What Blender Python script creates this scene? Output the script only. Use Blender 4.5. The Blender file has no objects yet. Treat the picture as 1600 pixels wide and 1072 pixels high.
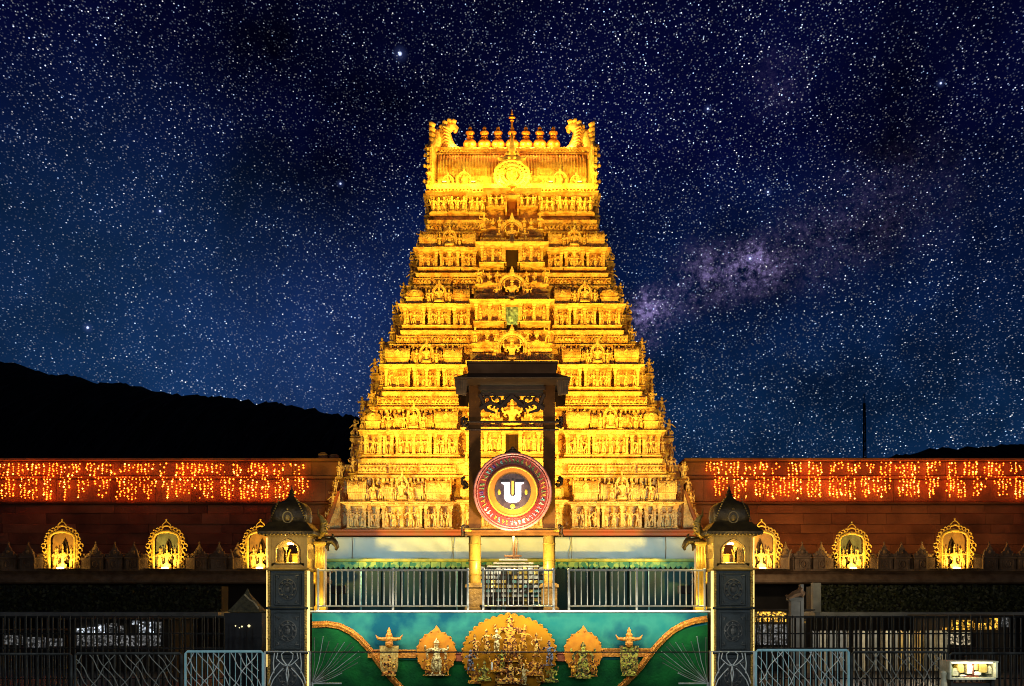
import bpy, math, random
from mathutils import Vector, Matrix
R = math.radians
rnd = random.Random(11)
S = bpy.context.scene
COL = S.collection

# ------------------------------------------------------------------ camera
EYE = 2.0; HOR = 950.0; F = 1600.0
cd = bpy.data.cameras.new('camera'); cam = bpy.data.objects.new('camera', cd); COL.objects.link(cam)
cd.sensor_width = 36; cd.lens = 36; cd.shift_y = (HOR - 536) / 1600.0
cd.clip_start = .1; cd.clip_end = 5000
cam.location = (0, 0, EYE); cam.rotation_euler = (R(90), 0, 0)
S.camera = cam

def P(x, y, D):                       # a point of the place, D metres away from where the picture was taken
    return Vector(((x - 800) * D / F, D, EYE + (HOR - y) * D / F))
def PX(x, D): return (x - 800) * D / F
def PZ(y, D): return EYE + (HOR - y) * D / F

# ------------------------------------------------------------------ world: starry night
W = bpy.data.worlds.new('World'); S.world = W; W.use_nodes = True
nt = W.node_tree; nt.nodes.clear()
def N(t, **kw):
    n = nt.nodes.new(t)
    for k, v in kw.items():
        if k == 'inp':
            for i, val in v.items(): n.inputs[i].default_value = val
        else: setattr(n, k, v)
    return n
def L(a, b): nt.links.new(a, b)
def M_(op, a, b=None, clamp=False):
    n = N('ShaderNodeMath', operation=op, use_clamp=clamp)
    for i, v in enumerate((a, b)):
        if v is None: continue
        if isinstance(v, (int, float)): n.inputs[i].default_value = v
        else: L(v, n.inputs[i])
    return n.outputs[0]
def MIXC(fac, a, b, blend='MIX'):
    n = N('ShaderNodeMix', data_type='RGBA', blend_type=blend)
    for sock, v in ((n.inputs[0], fac), (n.inputs[6], a), (n.inputs[7], b)):
        if isinstance(v, (int, float)): sock.default_value = v
        elif isinstance(v, tuple): sock.default_value = (*v, 1)
        else: L(v, sock)
    return n.outputs[2]
def ddir(x, y):
    return Vector(((x - 800) / F, 1, (HOR - y) / F)).normalized()
tc = N('ShaderNodeTexCoord'); g = tc.outputs['Generated']
sep = N('ShaderNodeSeparateXYZ'); L(g, sep.inputs[0]); zz = sep.outputs[2]
ramp = N('ShaderNodeValToRGB'); L(zz, ramp.inputs[0])
cr = ramp.color_ramp
cr.elements[0].position = 0.0; cr.elements[0].color = (.004, .014, .038, 1)
cr.elements[1].position = .60; cr.elements[1].color = (.0006, .0006, .006, 1)
for p_, c_ in ((.17, (.0030, .019, .066, 1)), (.28, (.0020, .010, .052, 1)), (.40, (.0010, .002, .025, 1))):
    e = cr.elements.new(p_); e.color = c_
nz = N('ShaderNodeTexNoise', inp={'Scale': 5.0, 'Detail': 5.0, 'Roughness': .6}); L(g, nz.inputs['Vector'])
nzm = N('ShaderNodeMapRange', inp={1: .35, 2: .7, 3: .25, 4: 1.55}); L(nz.outputs['Fac'], nzm.inputs[0])
base = MIXC(1.0, ramp.outputs[0], nzm.outputs[0], 'MULTIPLY')
def blob(x, y, rpx, k=1.0):
    d = N('ShaderNodeVectorMath', operation='DISTANCE', inp={1: ddir(x, y)}); L(g, d.inputs[0])
    m = N('ShaderNodeMapRange', interpolation_type='SMOOTHSTEP', inp={1: 0.0, 2: rpx / F, 3: k, 4: 0.0}); L(d.outputs['Value'], m.inputs[0])
    return m.outputs[0]
def addc(cur, fac, colr):
    return MIXC(1.0, cur, MIXC(fac, (0, 0, 0), colr), 'ADD')
nf = N('ShaderNodeTexNoise', inp={'Scale': 60.0, 'Detail': 8.0, 'Roughness': .75}); L(g, nf.inputs['Vector'])
nfm = N('ShaderNodeMapRange', inp={1: .40, 2: .66, 3: 0.0, 4: 1.0}); L(nf.outputs['Fac'], nfm.inputs[0])
base = addc(base, blob(150, 500, 420, .9), (.004, .018, .055))
base = addc(base, blob(560, 640, 380, .9), (.006, .012, .050))
neb = None
for (x, y, r_, k) in ((1172, 404, 32, 1.1), (1186, 415, 60, .55), (1140, 430, 62, .45), (1105, 428, 55, .25), (1018, 482, 42, 1.2), (1005, 505, 60, .4), (1068, 465, 50, .30), (1090, 420, 60, .2), (1215, 130, 60, .10), (1250, 395, 90, .16), (1330, 350, 110, .10), (1420, 310, 120, .07)):
    b = M_('MULTIPLY', blob(x, y, r_, k), nfm.outputs[0])
    neb = b if neb is None else M_('ADD', neb, b)
nf2 = N('ShaderNodeTexNoise', inp={'Scale': 240.0, 'Detail': 4.0, 'Roughness': .8}); L(g, nf2.inputs['Vector'])
nfm2 = N('ShaderNodeMapRange', inp={1: .40, 2: .62, 3: .25, 4: 1.3}); L(nf2.outputs['Fac'], nfm2.inputs[0])
base = addc(base, M_('MULTIPLY', neb, nfm2.outputs[0]), (.20, .15, .34))
# stars
def stars(scale, rad, seed, power, strength, rot, stretch):
    mp = N('ShaderNodeMapping'); mp.inputs['Rotation'].default_value = rot; mp.inputs['Location'].default_value = (seed, seed * .7, seed * 1.3)
    mp.inputs['Scale'].default_value = stretch; L(g, mp.inputs[0])
    v = N('ShaderNodeTexVoronoi', inp={'Scale': scale}); L(mp.outputs[0], v.inputs['Vector'])
    d = N('ShaderNodeMapRange', inp={1: 0.0, 2: rad, 3: 1.0, 4: 0.0}); L(v.outputs['Distance'], d.inputs[0])
    s = N('ShaderNodeSeparateColor'); L(v.outputs['Color'], s.inputs[0])
    br = M_('MULTIPLY', M_('POWER', s.outputs[0], power), strength)
    d2 = M_('POWER', d.outputs[0], 1.4)
    tint = MIXC(s.outputs[1], (.42, .62, 1.0), (1.0, .95, .92))
    return MIXC(1.0, tint, M_('MULTIPLY', br, d2), 'MULTIPLY')
dens = N('ShaderNodeMapRange', inp={1: .30, 2: .66, 3: .22, 4: 1.25}); L(nz.outputs['Fac'], dens.inputs[0])
st = stars(420, .40, 3.1, 2.2, .50, (0, .5, .3), (1, .8, 1.25))
st = MIXC(1.0, st, stars(310, .235, 9.7, 2.8, 3.8, (0, -.6, .2), (1, .5, 1.3)), 'ADD')
st = MIXC(1.0, st, stars(160, .12, 17.3, 2.5, 4.6, (0, .4, 0), (1, .7, 1)), 'ADD')
lo = N('ShaderNodeMapRange', inp={1: .15, 2: .62, 3: 1.15, 4: .75}); L(zz, lo.inputs[0])
st = MIXC(1.0, st, M_('MULTIPLY', dens.outputs[0], lo.outputs[0]), 'MULTIPLY')
st = MIXC(1.0, st, M_('ADD', M_('MULTIPLY', neb, 1.6), 1.0), 'MULTIPLY')
sky = MIXC(1.0, base, st, 'ADD')
for (x, y, r_) in ((625, 84, 7), (1172, 404, 5), (532, 287, 4), (1106, 170, 4), (137, 512, 5), (1200, 300, 4), (250, 330, 4), (1470, 130, 4)):
    sky = addc(sky, blob(x, y, r_ * .5), (1.2, 1.4, 2.2))
    sky = addc(sky, blob(x, y, r_ * 1.9, .08), (.2, .3, .9))
bg = N('ShaderNodeBackground', inp={'Strength': 1.0}); L(sky, bg.inputs[0])
wo = N('ShaderNodeOutputWorld'); L(bg.outputs[0], wo.inputs[0])
try: W.cycles.sampling_method = 'NONE'
except Exception: pass

S.view_settings.view_transform = 'Standard'; S.view_settings.look = 'None'
S.view_settings.exposure = 0; S.view_settings.gamma = 1; S.view_settings.use_curve_mapping = False
S.cycles.use_denoising = True
S.cycles.max_bounces = 6; S.cycles.diffuse_bounces = 3; S.cycles.sample_clamp_indirect = 4
S.cycles.caustics_reflective = False; S.cycles.caustics_refractive = False
S.cycles.use_light_tree = True; S.cycles.filter_width = 1.0; S.cycles.pixel_filter_type = 'BLACKMAN_HARRIS'

# ------------------------------------------------------------------ floodlights and plaza lamps, plus unseen added lights
AMBER = (1.0, .62, .035)
def look(o, tgt):
    o.rotation_euler = (Vector(tgt) - o.location).to_track_quat('-Z', 'Y').to_euler()
def spot(name, loc, tgt, watts, colr, deg=70, size=.25, blend=.5):
    l = bpy.data.lights.new(name, 'SPOT'); l.energy = watts; l.color = colr; l.spot_size = R(deg); l.spot_blend = blend; l.shadow_soft_size = size
    o = bpy.data.objects.new(name, l); COL.objects.link(o); o.location = loc; look(o, tgt); return o
def point(name, loc, watts, colr, size=.1):
    l = bpy.data.lights.new(name, 'POINT'); l.energy = watts; l.color = colr; l.shadow_soft_size = size
    o = bpy.data.objects.new(name, l); COL.objects.link(o); o.location = loc; return o
FLOODS = [(-5.6, 33.0, 2.4), (5.6, 33.0, 2.4)]
HI = (1.0, .52, .03)
spot('flood_lamp', (-13, 37.5, 5.0), (1, 52, 13), 10500, AMBER, 50)
spot('flood_lamp', (13, 37.5, 5.0), (-1, 52, 13), 8500, AMBER, 50)
for (x, y, w_) in ((-9.5, 41.0, 3800), (9.5, 41.0, 3800)):
    spot('flood_lamp', (x, y, 2.9), (x*.25, 51, 13), w_, AMBER, 94, .12)
for (x, y, z) in FLOODS:
    spot('flood_lamp', (x, y, 2.9), (-x*.2, 52, 17), 21000, HI, 50, .15)
spot('unseen_front_light', (0, 6, 5.8), (0, 19, 2.3), 430, (1.0, .93, .80), 52, .2, .3)  # unseen spot added to brighten the platform railing
for sx in (-1, 1): point('unseen_fill_light', (sx * 6.8, 10.0, 3.0), 250, (.72, .95, 1.0), .15)  # unseen cool lights added to brighten the crowd barriers
for sx in (-1, 1):                                        # cool white mast lamps of the forecourt, behind the visitor
    point('unseen_front_light', (sx * 9.0, 4.0, 6.5), 480, (1.0, .95, .86), .3)

# ------------------------------------------------------------------ materials
MATS = {}
def mat(name, c1, c2=None, rough=.7, metal=0.0, scale=4.0, bump=.0, bscale=20.0, emis=None, estr=0.0, detail=5.0, lo=.35, hi=.68, spec=None, vor=False, c3=None):
    if name in MATS: return MATS[name]
    m = bpy.data.materials.new(name); m.use_nodes = True; t = m.node_tree; b = t.nodes['Principled BSDF']
    def n(ty): return t.nodes.new(ty)
    tcn = n('ShaderNodeTexCoord')
    geo = n('ShaderNodeNewGeometry')
    b.inputs['Roughness'].default_value = rough; b.inputs['Metallic'].default_value = metal
    if spec is not None: b.inputs['Specular IOR Level'].default_value = spec
    if c2 is None: c2 = tuple(c * .62 for c in c1)
    tx = n('ShaderNodeTexVoronoi' if vor else 'ShaderNodeTexNoise'); tx.inputs['Scale'].default_value = scale
    t.links.new(geo.outputs['Position'], tx.inputs['Vector'])
    rp = n('ShaderNodeValToRGB')
    if vor:
        sc = n('ShaderNodeSeparateColor'); t.links.new(tx.outputs['Color'], sc.inputs[0]); t.links.new(sc.outputs[0], rp.inputs[0])
    else:
        tx.inputs['Detail'].default_value = detail; t.links.new(tx.outputs['Fac'], rp.inputs[0])
    rp.color_ramp.elements[0].position = lo; rp.color_ramp.elements[0].color = (*c2, 1)
    rp.color_ramp.elements[1].position = hi; rp.color_ramp.elements[1].color = (*c1, 1)
    if c3: e = rp.color_ramp.elements.new((lo + hi) / 2); e.color = (*c3, 1)
    t.links.new(rp.outputs[0], b.inputs['Base Color'])
    if bump > 0:
        nb = n('ShaderNodeTexNoise'); nb.inputs['Scale'].default_value = bscale; nb.inputs['Detail'].default_value = 4
        t.links.new(geo.outputs['Position'], nb.inputs['Vector'])
        bm = n('ShaderNodeBump'); bm.inputs['Strength'].default_value = 1.0; bm.inputs['Distance'].default_value = bump
        t.links.new(nb.outputs['Fac'], bm.inputs['Height']); t.links.new(bm.outputs[0], b.inputs['Normal'])
    if emis:
        b.inputs['Emission Color'].default_value = (*emis, 1); b.inputs['Emission Strength'].default_value = estr
    MATS[name] = m; return m

STONE = mat('shadow_mottled_stone', (.88, .62, .28), (.58, .28, .09), rough=.75, scale=2.4, bump=.10, bscale=9, lo=.34, hi=.56)  # redder patches serve as stains and as painted shadow tone
STONE2 = mat('shadow_mottled_statue', (.90, .66, .31), (.62, .32, .10), rough=.55, scale=5, bump=.03, bscale=12, lo=.34, hi=.54)  # same painted red-brown shadow tone, for the carved figures
GOLDM = mat('gilded_copper', (.85, .50, .14), (.55, .24, .05), rough=.35, metal=.7, scale=8, bump=.01)
DARK = mat('dark_opening', (.035, .014, .006), rough=.9)
GREYGL = mat('dusty_glass', (.45, .80, 1.0), (.06, .12, .20), rough=.3, scale=8, detail=8)
REDB = mat('red_paint', (.42, .085, .03), (.30, .12, .04), rough=.6, scale=1.2)
WALLS = [mat('wall_stone', (.42, .17, .07), (.20, .075, .03), rough=.8, scale=.55, bump=.03, bscale=6),
         mat('wall_stone_pale', (.46, .20, .085), (.22, .09, .038), rough=.8, scale=.45, bump=.03, bscale=6),
         mat('wall_stone_dark', (.36, .14, .06), (.15, .055, .024), rough=.8, scale=.7, bump=.03, bscale=6)]
JOINT = mat('joint_mortar', (.20, .085, .04), rough=.95)
PARAP = mat('parapet_stone', (.40, .24, .13), (.22, .12, .06), rough=.85, scale=3, bump=.02)
KSTONE = mat('black_granite', (.034, .048, .060), (.015, .024, .030), rough=.5, scale=6, bump=.01, bscale=30)
KGILT = mat('gilt_trim', (.62, .42, .10), (.40, .24, .05), rough=.4, metal=.35, scale=10, bump=.008, bscale=40)
KDOME = mat('dome_bronze', (.10, .062, .018), (.04, .025, .010), rough=.45, metal=.2, scale=6, bump=.01)
KCREAM = mat('kiosk_plaster', (.38, .26, .07), (.24, .15, .035), rough=.6, scale=5, bump=.006)
FRAME = mat('frame_brown', (.22, .085, .02), (.13, .05, .012), rough=.8, spec=.2, scale=5)
FRAMED = mat('frame_dark', (.085, .042, .020), rough=.6, scale=5)
POLE = mat('pole_gilt', (.62, .40, .08), (.42, .25, .05), rough=.35, metal=.2, scale=4)
TARP = mat('tarpaulin_cloth', (.68, .74, .70), (.56, .63, .60), rough=.7, scale=.8, bump=.04, bscale=1.6)
GREEN = mat('awning_green', (.05, .30, .12), (.03, .14, .09), rough=.7, scale=3)
YTRIM = mat('awning_yellow', (.60, .50, .06), (.28, .30, .05), rough=.6, scale=4)
DGREEN = mat('green_curtain', (.004, .035, .030), (.002, .012, .011), rough=.8, scale=.8, bump=.02)
STEEL = mat('brushed_steel', (.80, .80, .72), (.62, .62, .56), rough=.35, metal=.1, scale=8)
IRON = mat('black_iron', (.018, .018, .018), rough=.5, metal=.4)
GREYI = mat('grey_iron', (.09, .09, .085), (.02, .02, .02), rough=.5, metal=.3, scale=6)
BLUEP = mat('pale_blue_paint', (.55, .90, .98), (.40, .75, .85), rough=.45, scale=6)
LEAF = mat('hedge_leaf', (.07, .07, .015), (.012, .018, .005), rough=.6, scale=8)
HILL = mat('hill_forest', (.010, .012, .006), (.004, .005, .003), rough=1, scale=.05)
PAVE = mat('stone_paving', (.05, .045, .04), (.025, .022, .02), rough=.5, scale=1.0, bump=.01)
SLAB = mat('grey_slab', (.34, .34, .31), (.22, .22, .20), rough=.7, scale=3)
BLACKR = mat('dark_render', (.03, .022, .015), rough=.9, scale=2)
LITCOOL = mat('lit_window_cool', (.6, .66, .7), rough=.5, emis=(.80, .90, 1.0), estr=.55)
LITWARM = mat('lit_window_warm', (.6, .4, .1), rough=.5, emis=(1.0, .55, .08), estr=.9)
CREAM = mat('cream_paint', (.62, .56, .40), (.42, .36, .24), rough=.6, scale=6)
BULB = mat('fairy_bulb', (1, .5, .1), rough=.5, emis=(1.0, .105, .007), estr=9.0)
BULBH = mat('fairy_bulb_hot', (1, .5, .1), rough=.5, emis=(1.0, .22, .03), estr=15.0)
WIRE = mat('light_wire', (.10, .03, .01), rough=.7)
LAMPG = mat('lamp_glass', (1, .9, .6), rough=.4, emis=(1.0, .80, .38), estr=12.0)
LAMPY = mat('lamp_glass_amber', (1, .8, .3), rough=.4, emis=(1.0, .62, .14), estr=9.0)

# ------------------------------------------------------------------ mesh builder
class MB:
    def __init__(s): s.v = []; s.f = []; s.mi = []; s.cur = 0
    def add(s, vs, fs):
        o = len(s.v); s.v += [tuple(v) for v in vs]
        for f in fs: s.f.append(tuple(i + o for i in f)); s.mi.append(s.cur)
    def bb(s, x0, x1, y0, y1, z0, z1):
        s.add([(x0,y0,z0),(x1,y0,z0),(x1,y1,z0),(x0,y1,z0),(x0,y0,z1),(x1,y0,z1),(x1,y1,z1),(x0,y1,z1)],
              [(0,3,2,1),(4,5,6,7),(0,1,5,4),(1,2,6,5),(2,3,7,6),(3,0,4,7)])
        return s
    def stack(s, x0, x1, y0, y1, prof):
        vs = []; fs = []
        for o, z in prof: vs += [(x0-o,y0-o,z),(x1+o,y0-o,z),(x1+o,y1+o,z),(x0-o,y1+o,z)]
        n = len(prof)
        for k in range(n - 1):
            for j in range(4):
                a = k*4+j; b = k*4+(j+1) % 4; fs.append((a, b, b+4, a+4))
        fs.append((3,2,1,0)); e = (n-1)*4; fs.append((e, e+1, e+2, e+3))
        s.add(vs, fs); return s
    def lathe(s, cx, cy, prof, n=14, sq=0.0, rot=0.0):
        vs = []; fs = []
        for r, z in prof:
            for j in range(n):
                a = 2*math.pi*(j+.5)/n + rot; c, d = math.cos(a), math.sin(a)
                k = 1.0
                if sq > 0: k = (1-sq) + sq / max(abs(c), abs(d))
                vs.append((cx + r*k*c, cy + r*k*d, z))
        m = len(prof)
        for k in range(m-1):
            for j in range(n):
                a = k*n+j; b = k*n+(j+1) % n; fs.append((a, b, b+n, a+n))
        fs.append(tuple(reversed(range(n)))); fs.append(tuple((m-1)*n+j for j in range(n)))
        s.add(vs, fs); return s
    def tube(s, pts, r, n=6, closed=False):
        pts = [Vector(p) for p in pts]; rs = r if isinstance(r, (list, tuple)) else [r]*len(pts)
        vs = []; fs = []; m = len(pts)
        for i, p in enumerate(pts):
            a = pts[(i-1) % m] if (i or closed) else pts[0]; b = pts[(i+1) % m] if (i < m-1 or closed) else pts[-1]
            t = (b - a); t = t.normalized() if t.length > 1e-9 else Vector((0, 0, 1))
            u = t.cross(Vector((0, 1, 0)));
            if u.length < 1e-3: u = t.cross(Vector((1, 0, 0)))
            u.normalize(); w = t.cross(u)
            for j in range(n):
                q = 2*math.pi*j/n; vs.append(p + (u*math.cos(q) + w*math.sin(q))*rs[i])
        for i in range(m if closed else m-1):
            for j in range(n):
                a = i*n+j; b = i*n+(j+1) % n; c = ((i+1) % m)*n
                fs.append((a, b, c+(j+1) % n, c+j))
        if not closed:
            fs.append(tuple(reversed(range(n)))); fs.append(tuple((m-1)*n+j for j in range(n)))
        s.add(vs, fs); return s
    def prism(s, poly, y0, y1):
        n = len(poly)
        vs = [(x, y0, z) for x, z in poly] + [(x, y1, z) for x, z in poly]
        s.add(vs, [tuple(range(n)), tuple(reversed(range(n, 2*n)))] + [(i, i+n, (i+1) % n+n, (i+1) % n) for i in range(n)])
        return s
    def prismx(s, poly, x0, x1):
        n = len(poly)
        vs = [(x0, y, z) for y, z in poly] + [(x1, y, z) for y, z in poly]
        s.add(vs, [tuple(range(n)), tuple(reversed(range(n, 2*n)))] + [(i, i+n, (i+1) % n+n, (i+1) % n) for i in range(n)])
        return s
    def ball(s, c, r, n=8, m=5, sc=(1, 1, 1)):
        vs = [(c[0], c[1], c[2]-r*sc[2])]
        for i in range(1, m):
            ph = math.pi*i/m - math.pi/2
            for j in range(n):
                a = 2*math.pi*j/n
                vs.append((c[0]+r*sc[0]*math.cos(ph)*math.cos(a), c[1]+r*sc[1]*math.cos(ph)*math.sin(a), c[2]+r*sc[2]*math.sin(ph)))
        vs.append((c[0], c[1], c[2]+r*sc[2])); fs = []
        for j in range(n): fs.append((0, 1+(j+1) % n, 1+j))
        for i in range(m-2):
            for j in range(n):
                a = 1+i*n+j; b = 1+i*n+(j+1) % n; fs.append((a, b, b+n, a+n))
        t = len(vs)-1; q = 1+(m-2)*n
        for j in range(n): fs.append((q+j, q+(j+1) % n, t))
        s.add(vs, fs); return s
    def octa(s, c, r):
        x, y, z = c
        s.add([(x-r,y,z),(x+r,y,z),(x,y-r,z),(x,y+r,z),(x,y,z-r),(x,y,z+r)],
              [(0,2,5),(2,1,5),(1,3,5),(3,0,5),(2,0,4),(1,2,4),(3,1,4),(0,3,4)]); return s
    def merge(s, me, mtx):
        vs = [mtx @ v.co for v in me.vertices]; s.add(vs, [tuple(p.vertices) for p in me.polygons]); return s
    def mesh(s, name, mats, smooth=False, recenter=None):
        vs = s.v
        if recenter is not None: vs = [(x-recenter[0], y-recenter[1], z-recenter[2]) for x, y, z in vs]
        me = bpy.data.meshes.new(name); me.from_pydata(vs, [], s.f)
        mats = mats if isinstance(mats, (list, tuple)) else [mats]
        for m in mats: me.materials.append(m)
        if len(mats) > 1: me.polygons.foreach_set('material_index', s.mi)
        if smooth: me.polygons.foreach_set('use_smooth', [True]*len(me.polygons))
        me.update(); return me

WL = {}
def wl(o): return WL[o.name] if o is not None else Vector((0, 0, 0))
def obj(name, mb, mats, parent=None, smooth=False, kind=None, label=None):
    xs = [v[0] for v in mb.v]; ys = [v[1] for v in mb.v]; zs = [v[2] for v in mb.v]
    c = Vector(((min(xs)+max(xs))/2, (min(ys)+max(ys))/2, min(zs)))
    o = bpy.data.objects.new(name, mb.mesh(name, mats, smooth, c)); COL.objects.link(o)
    o.location = c - wl(parent); WL[o.name] = c
    if parent is not None: o.parent = parent
    if kind: o['kind'] = kind
    if label: o['label'] = label
    return o
def inst(name, me, parent, loc, rz=0.0, sc=(1, 1, 1), label=None):
    o = bpy.data.objects.new(name, me); COL.objects.link(o); loc = Vector(loc)
    o.location = loc - wl(parent); o.rotation_euler = (0, 0, rz); o.scale = sc if isinstance(sc, tuple) else (sc,)*3
    if parent is not None: o.parent = parent
    if label: o['label'] = label
    WL[o.name] = loc; return o
def thing(name, loc, label, cat, group=None):
    o = bpy.data.objects.new(name, None); COL.objects.link(o); o.location = loc; o.empty_display_size = .2
    WL[o.name] = Vector(loc); return tag(o, label, cat, group)
def tag(o, label, cat, group=None):
    o['label'] = label; o['category'] = cat
    if group: o['group'] = group
    return o
def copy_thing(o, newloc, label):
    r = o.copy(); COL.objects.link(r); r.location = newloc; WL[r.name] = Vector(newloc); r['label'] = label
    def rec(a, b):
        for ch in a.children:
            c = ch.copy(); COL.objects.link(c); c.parent = b; rec(ch, c)
    rec(o, r); return r
ORD = ['first','second','third','fourth','fifth','sixth','seventh','eighth','ninth','tenth','eleventh','twelfth','thirteenth','fourteenth','fifteenth','sixteenth','seventeenth','eighteenth','nineteenth','twentieth','twenty-first','twenty-second','twenty-third','twenty-fourth','twenty-fifth','twenty-sixth','twenty-seventh','twenty-eighth','twenty-ninth','thirtieth']

# ------------------------------------------------------------------ carved figures (one skinned surface each)
def skin_fig(name, pts, edges, rad, extra=None, mats=STONE2, lev=1):
    me = bpy.data.meshes.new(name + '_sk'); me.from_pydata(pts, edges, [])
    o = bpy.data.objects.new(name + '_sk', me); COL.objects.link(o)
    o.modifiers.new('skin', 'SKIN'); sm = o.modifiers.new('sub', 'SUBSURF'); sm.levels = lev; sm.render_levels = lev
    for i, r_ in enumerate(rad):
        me.skin_vertices[0].data[i].radius = (r_, r_)
    me.skin_vertices[0].data[0].use_root = True
    dg = bpy.context.evaluated_depsgraph_get(); ev = o.evaluated_get(dg)
    m2 = bpy.data.meshes.new_from_object(ev)
    mb = MB(); mb.merge(m2, Matrix.Identity(4))
    bpy.data.objects.remove(o); bpy.data.meshes.remove(me); bpy.data.meshes.remove(m2)
    if extra: extra(mb)
    return mb.mesh(name, mats, True)
def crown(mb, x, z, k=1.0, y=0):
    mb.lathe(x, y, [(.050*k, z), (.058*k, z+.015), (.046*k, z+.03), (.040*k, z+.06), (.026*k, z+.09), (.012*k, z+.115), (.012*k, z+.125), (.004*k, z+.14)], 10)
def face(mb, x, z, y=0):
    mb.ball((x, y-.050, z-.002), .010, 5, 4, (1, 1, 1.7)); mb.ball((x-.018, y-.044, z+.012), .008, 5, 4); mb.ball((x+.018, y-.044, z+.012), .008, 5, 4)
    mb.ball((x, y-.046, z-.024), .008, 5, 4, (1.8, 1, .7))
def necklace(mb, x, z, y=0, r_=.055):
    mb.tube([(x+r_*math.cos(a), y-.035-.03*abs(math.sin(a)), z+.03-.06*max(0, math.sin(a))) for a in [math.pi*k/6 for k in range(7)]], .008, 5)
def plinth(mb, z=.04, w=.16):
    mb.lathe(0, 0, [(w*.9, 0), (w, .012), (w*.85, .022), (w*.85, .03), (w, z)], 12)

def standing(name, arms, sway=.02, legs=((.06, .30), (.06, .30)), mats=STONE2, mid=True):
    s_ = sway
    pts = [(s_, 0, .46), (s_*.4, 0, .55), (-s_*.3, -.005, .66), (-s_*.3, 0, .745), (-s_*.1, -.006, .80), (-s_*.1, 0, .835)]
    rad = [.068, .046, .070, .026, .046, .040]; edges = [(0, 1), (1, 2), (2, 3), (3, 4), (4, 5)]
    for sg, (kx, kz) in zip((-1, 1), legs):
        b = len(pts)
        pts += [(s_+sg*.045, 0, .42), (sg*kx+s_*.5, -.02, .25), (sg*kx*.9, .005, .08), (sg*(kx*.9+.02), -.06, .05)]
        rad += [.050, .034, .024, .020]; edges += [(0, b), (b, b+1), (b+1, b+2), (b+2, b+3)]
    for (sg, el, ha) in arms:
        b = len(pts)
        pts += [(-s_*.3+sg*.095, 0, .705), el, ha]; rad += [.032, .024, .018]; edges += [(2, b), (b, b+1), (b+1, b+2)]
    def ex(mb):
        crown(mb, -s_*.1, .845); face(mb, -s_*.1, .81); necklace(mb, -s_*.3, .68); plinth(mb)
        mb.lathe(s_, 0, [(.070, .50), (.082, .47), (.080, .44), (.090, .40), (.075, .39)], 12)   # girdle
        if mid: mb.prism([(s_-.022, .44), (s_+.022, .44), (s_+.03, .12), (s_, .09), (s_-.03, .12)], -.075, -.055)
    return skin_fig(name, pts, edges, rad, ex, mats)
def seated(name, mats=STONE2):
    pts = [(0, 0, .12), (0, 0, .25), (0, -.01, .40), (0, 0, .50), (0, -.006, .57), (0, 0, .61)]
    rad = [.10, .065, .095, .034, .062, .055]; edges = [(0, 1), (1, 2), (2, 3), (3, 4), (4, 5)]
    for sg in (-1, 1):
        b = len(pts)
        pts += [(sg*.09, -.02, .10), (sg*.24, -.09, .09), (sg*.06, -.17, .07)]; rad += [.065, .052, .034]; edges += [(0, b), (b, b+1), (b+1, b+2)]
        b = len(pts)
        pts += [(sg*.13, 0, .46), (sg*.20, -.03, .32), (sg*.14, -.14, .26)]; rad += [.042, .032, .025]; edges += [(2, b), (b, b+1), (b+1, b+2)]
        b = len(pts)
        pts += [(sg*.125, .01, .44), (sg*.235, -.01, .42), (sg*.25, -.03, .56)]; rad += [.038, .03, .022]; edges += [(2, b), (b, b+1), (b+1, b+2)]
    def ex(mb):
        crown(mb, 0, .63, 1.25); face(mb, 0, .585); necklace(mb, 0, .42, -.02, .07)
        mb.lathe(0, -.05, [(.27, 0), (.29, .02), (.24, .04), (.28, .06)], 14)
        for sg in (-1, 1): mb.ball((sg*.25, -.03, .60), .035, 7, 5, (1, .5, 1))
    return skin_fig(name, pts, edges, rad, ex, mats)

def make_figs(mats, pre='carved_figure'):
    return [
        standing(pre+'_a', [(-1, (-.17, -.02, .60), (-.13, -.08, .72)), (1, (.17, 0, .58), (.085, -.04, .50))], .025, mats=mats),
        standing(pre+'_b', [(-1, (-.15, -.02, .58), (-.02, -.10, .64)), (1, (.15, -.02, .58), (.02, -.10, .64))], 0, mats=mats),
        standing(pre+'_c', [(-1, (-.20, 0, .70), (-.20, -.03, .84)), (1, (.20, 0, .62), (.25, -.05, .52))], -.035, ((.13, .2), (.07, .3)), mats=mats),
        standing(pre+'_d', [(-1, (-.16, -.02, .56), (-.10, -.08, .44)), (1, (.18, -.01, .66), (.16, -.06, .80))], .03, ((.05, .3), (.10, .25)), mats=mats),
        standing(pre+'_e', [(-1, (-.16, -.02, .58), (-.15, -.04, .44)), (1, (.16, -.02, .58), (.15, -.04, .44)), (-1, (-.19, .01, .66), (-.19, 0, .80)), (1, (.19, .01, .66), (.19, 0, .80))], 0, mats=mats),
    ]
FIG = make_figs(STONE2); SEAT = seated('carved_seated')

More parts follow.
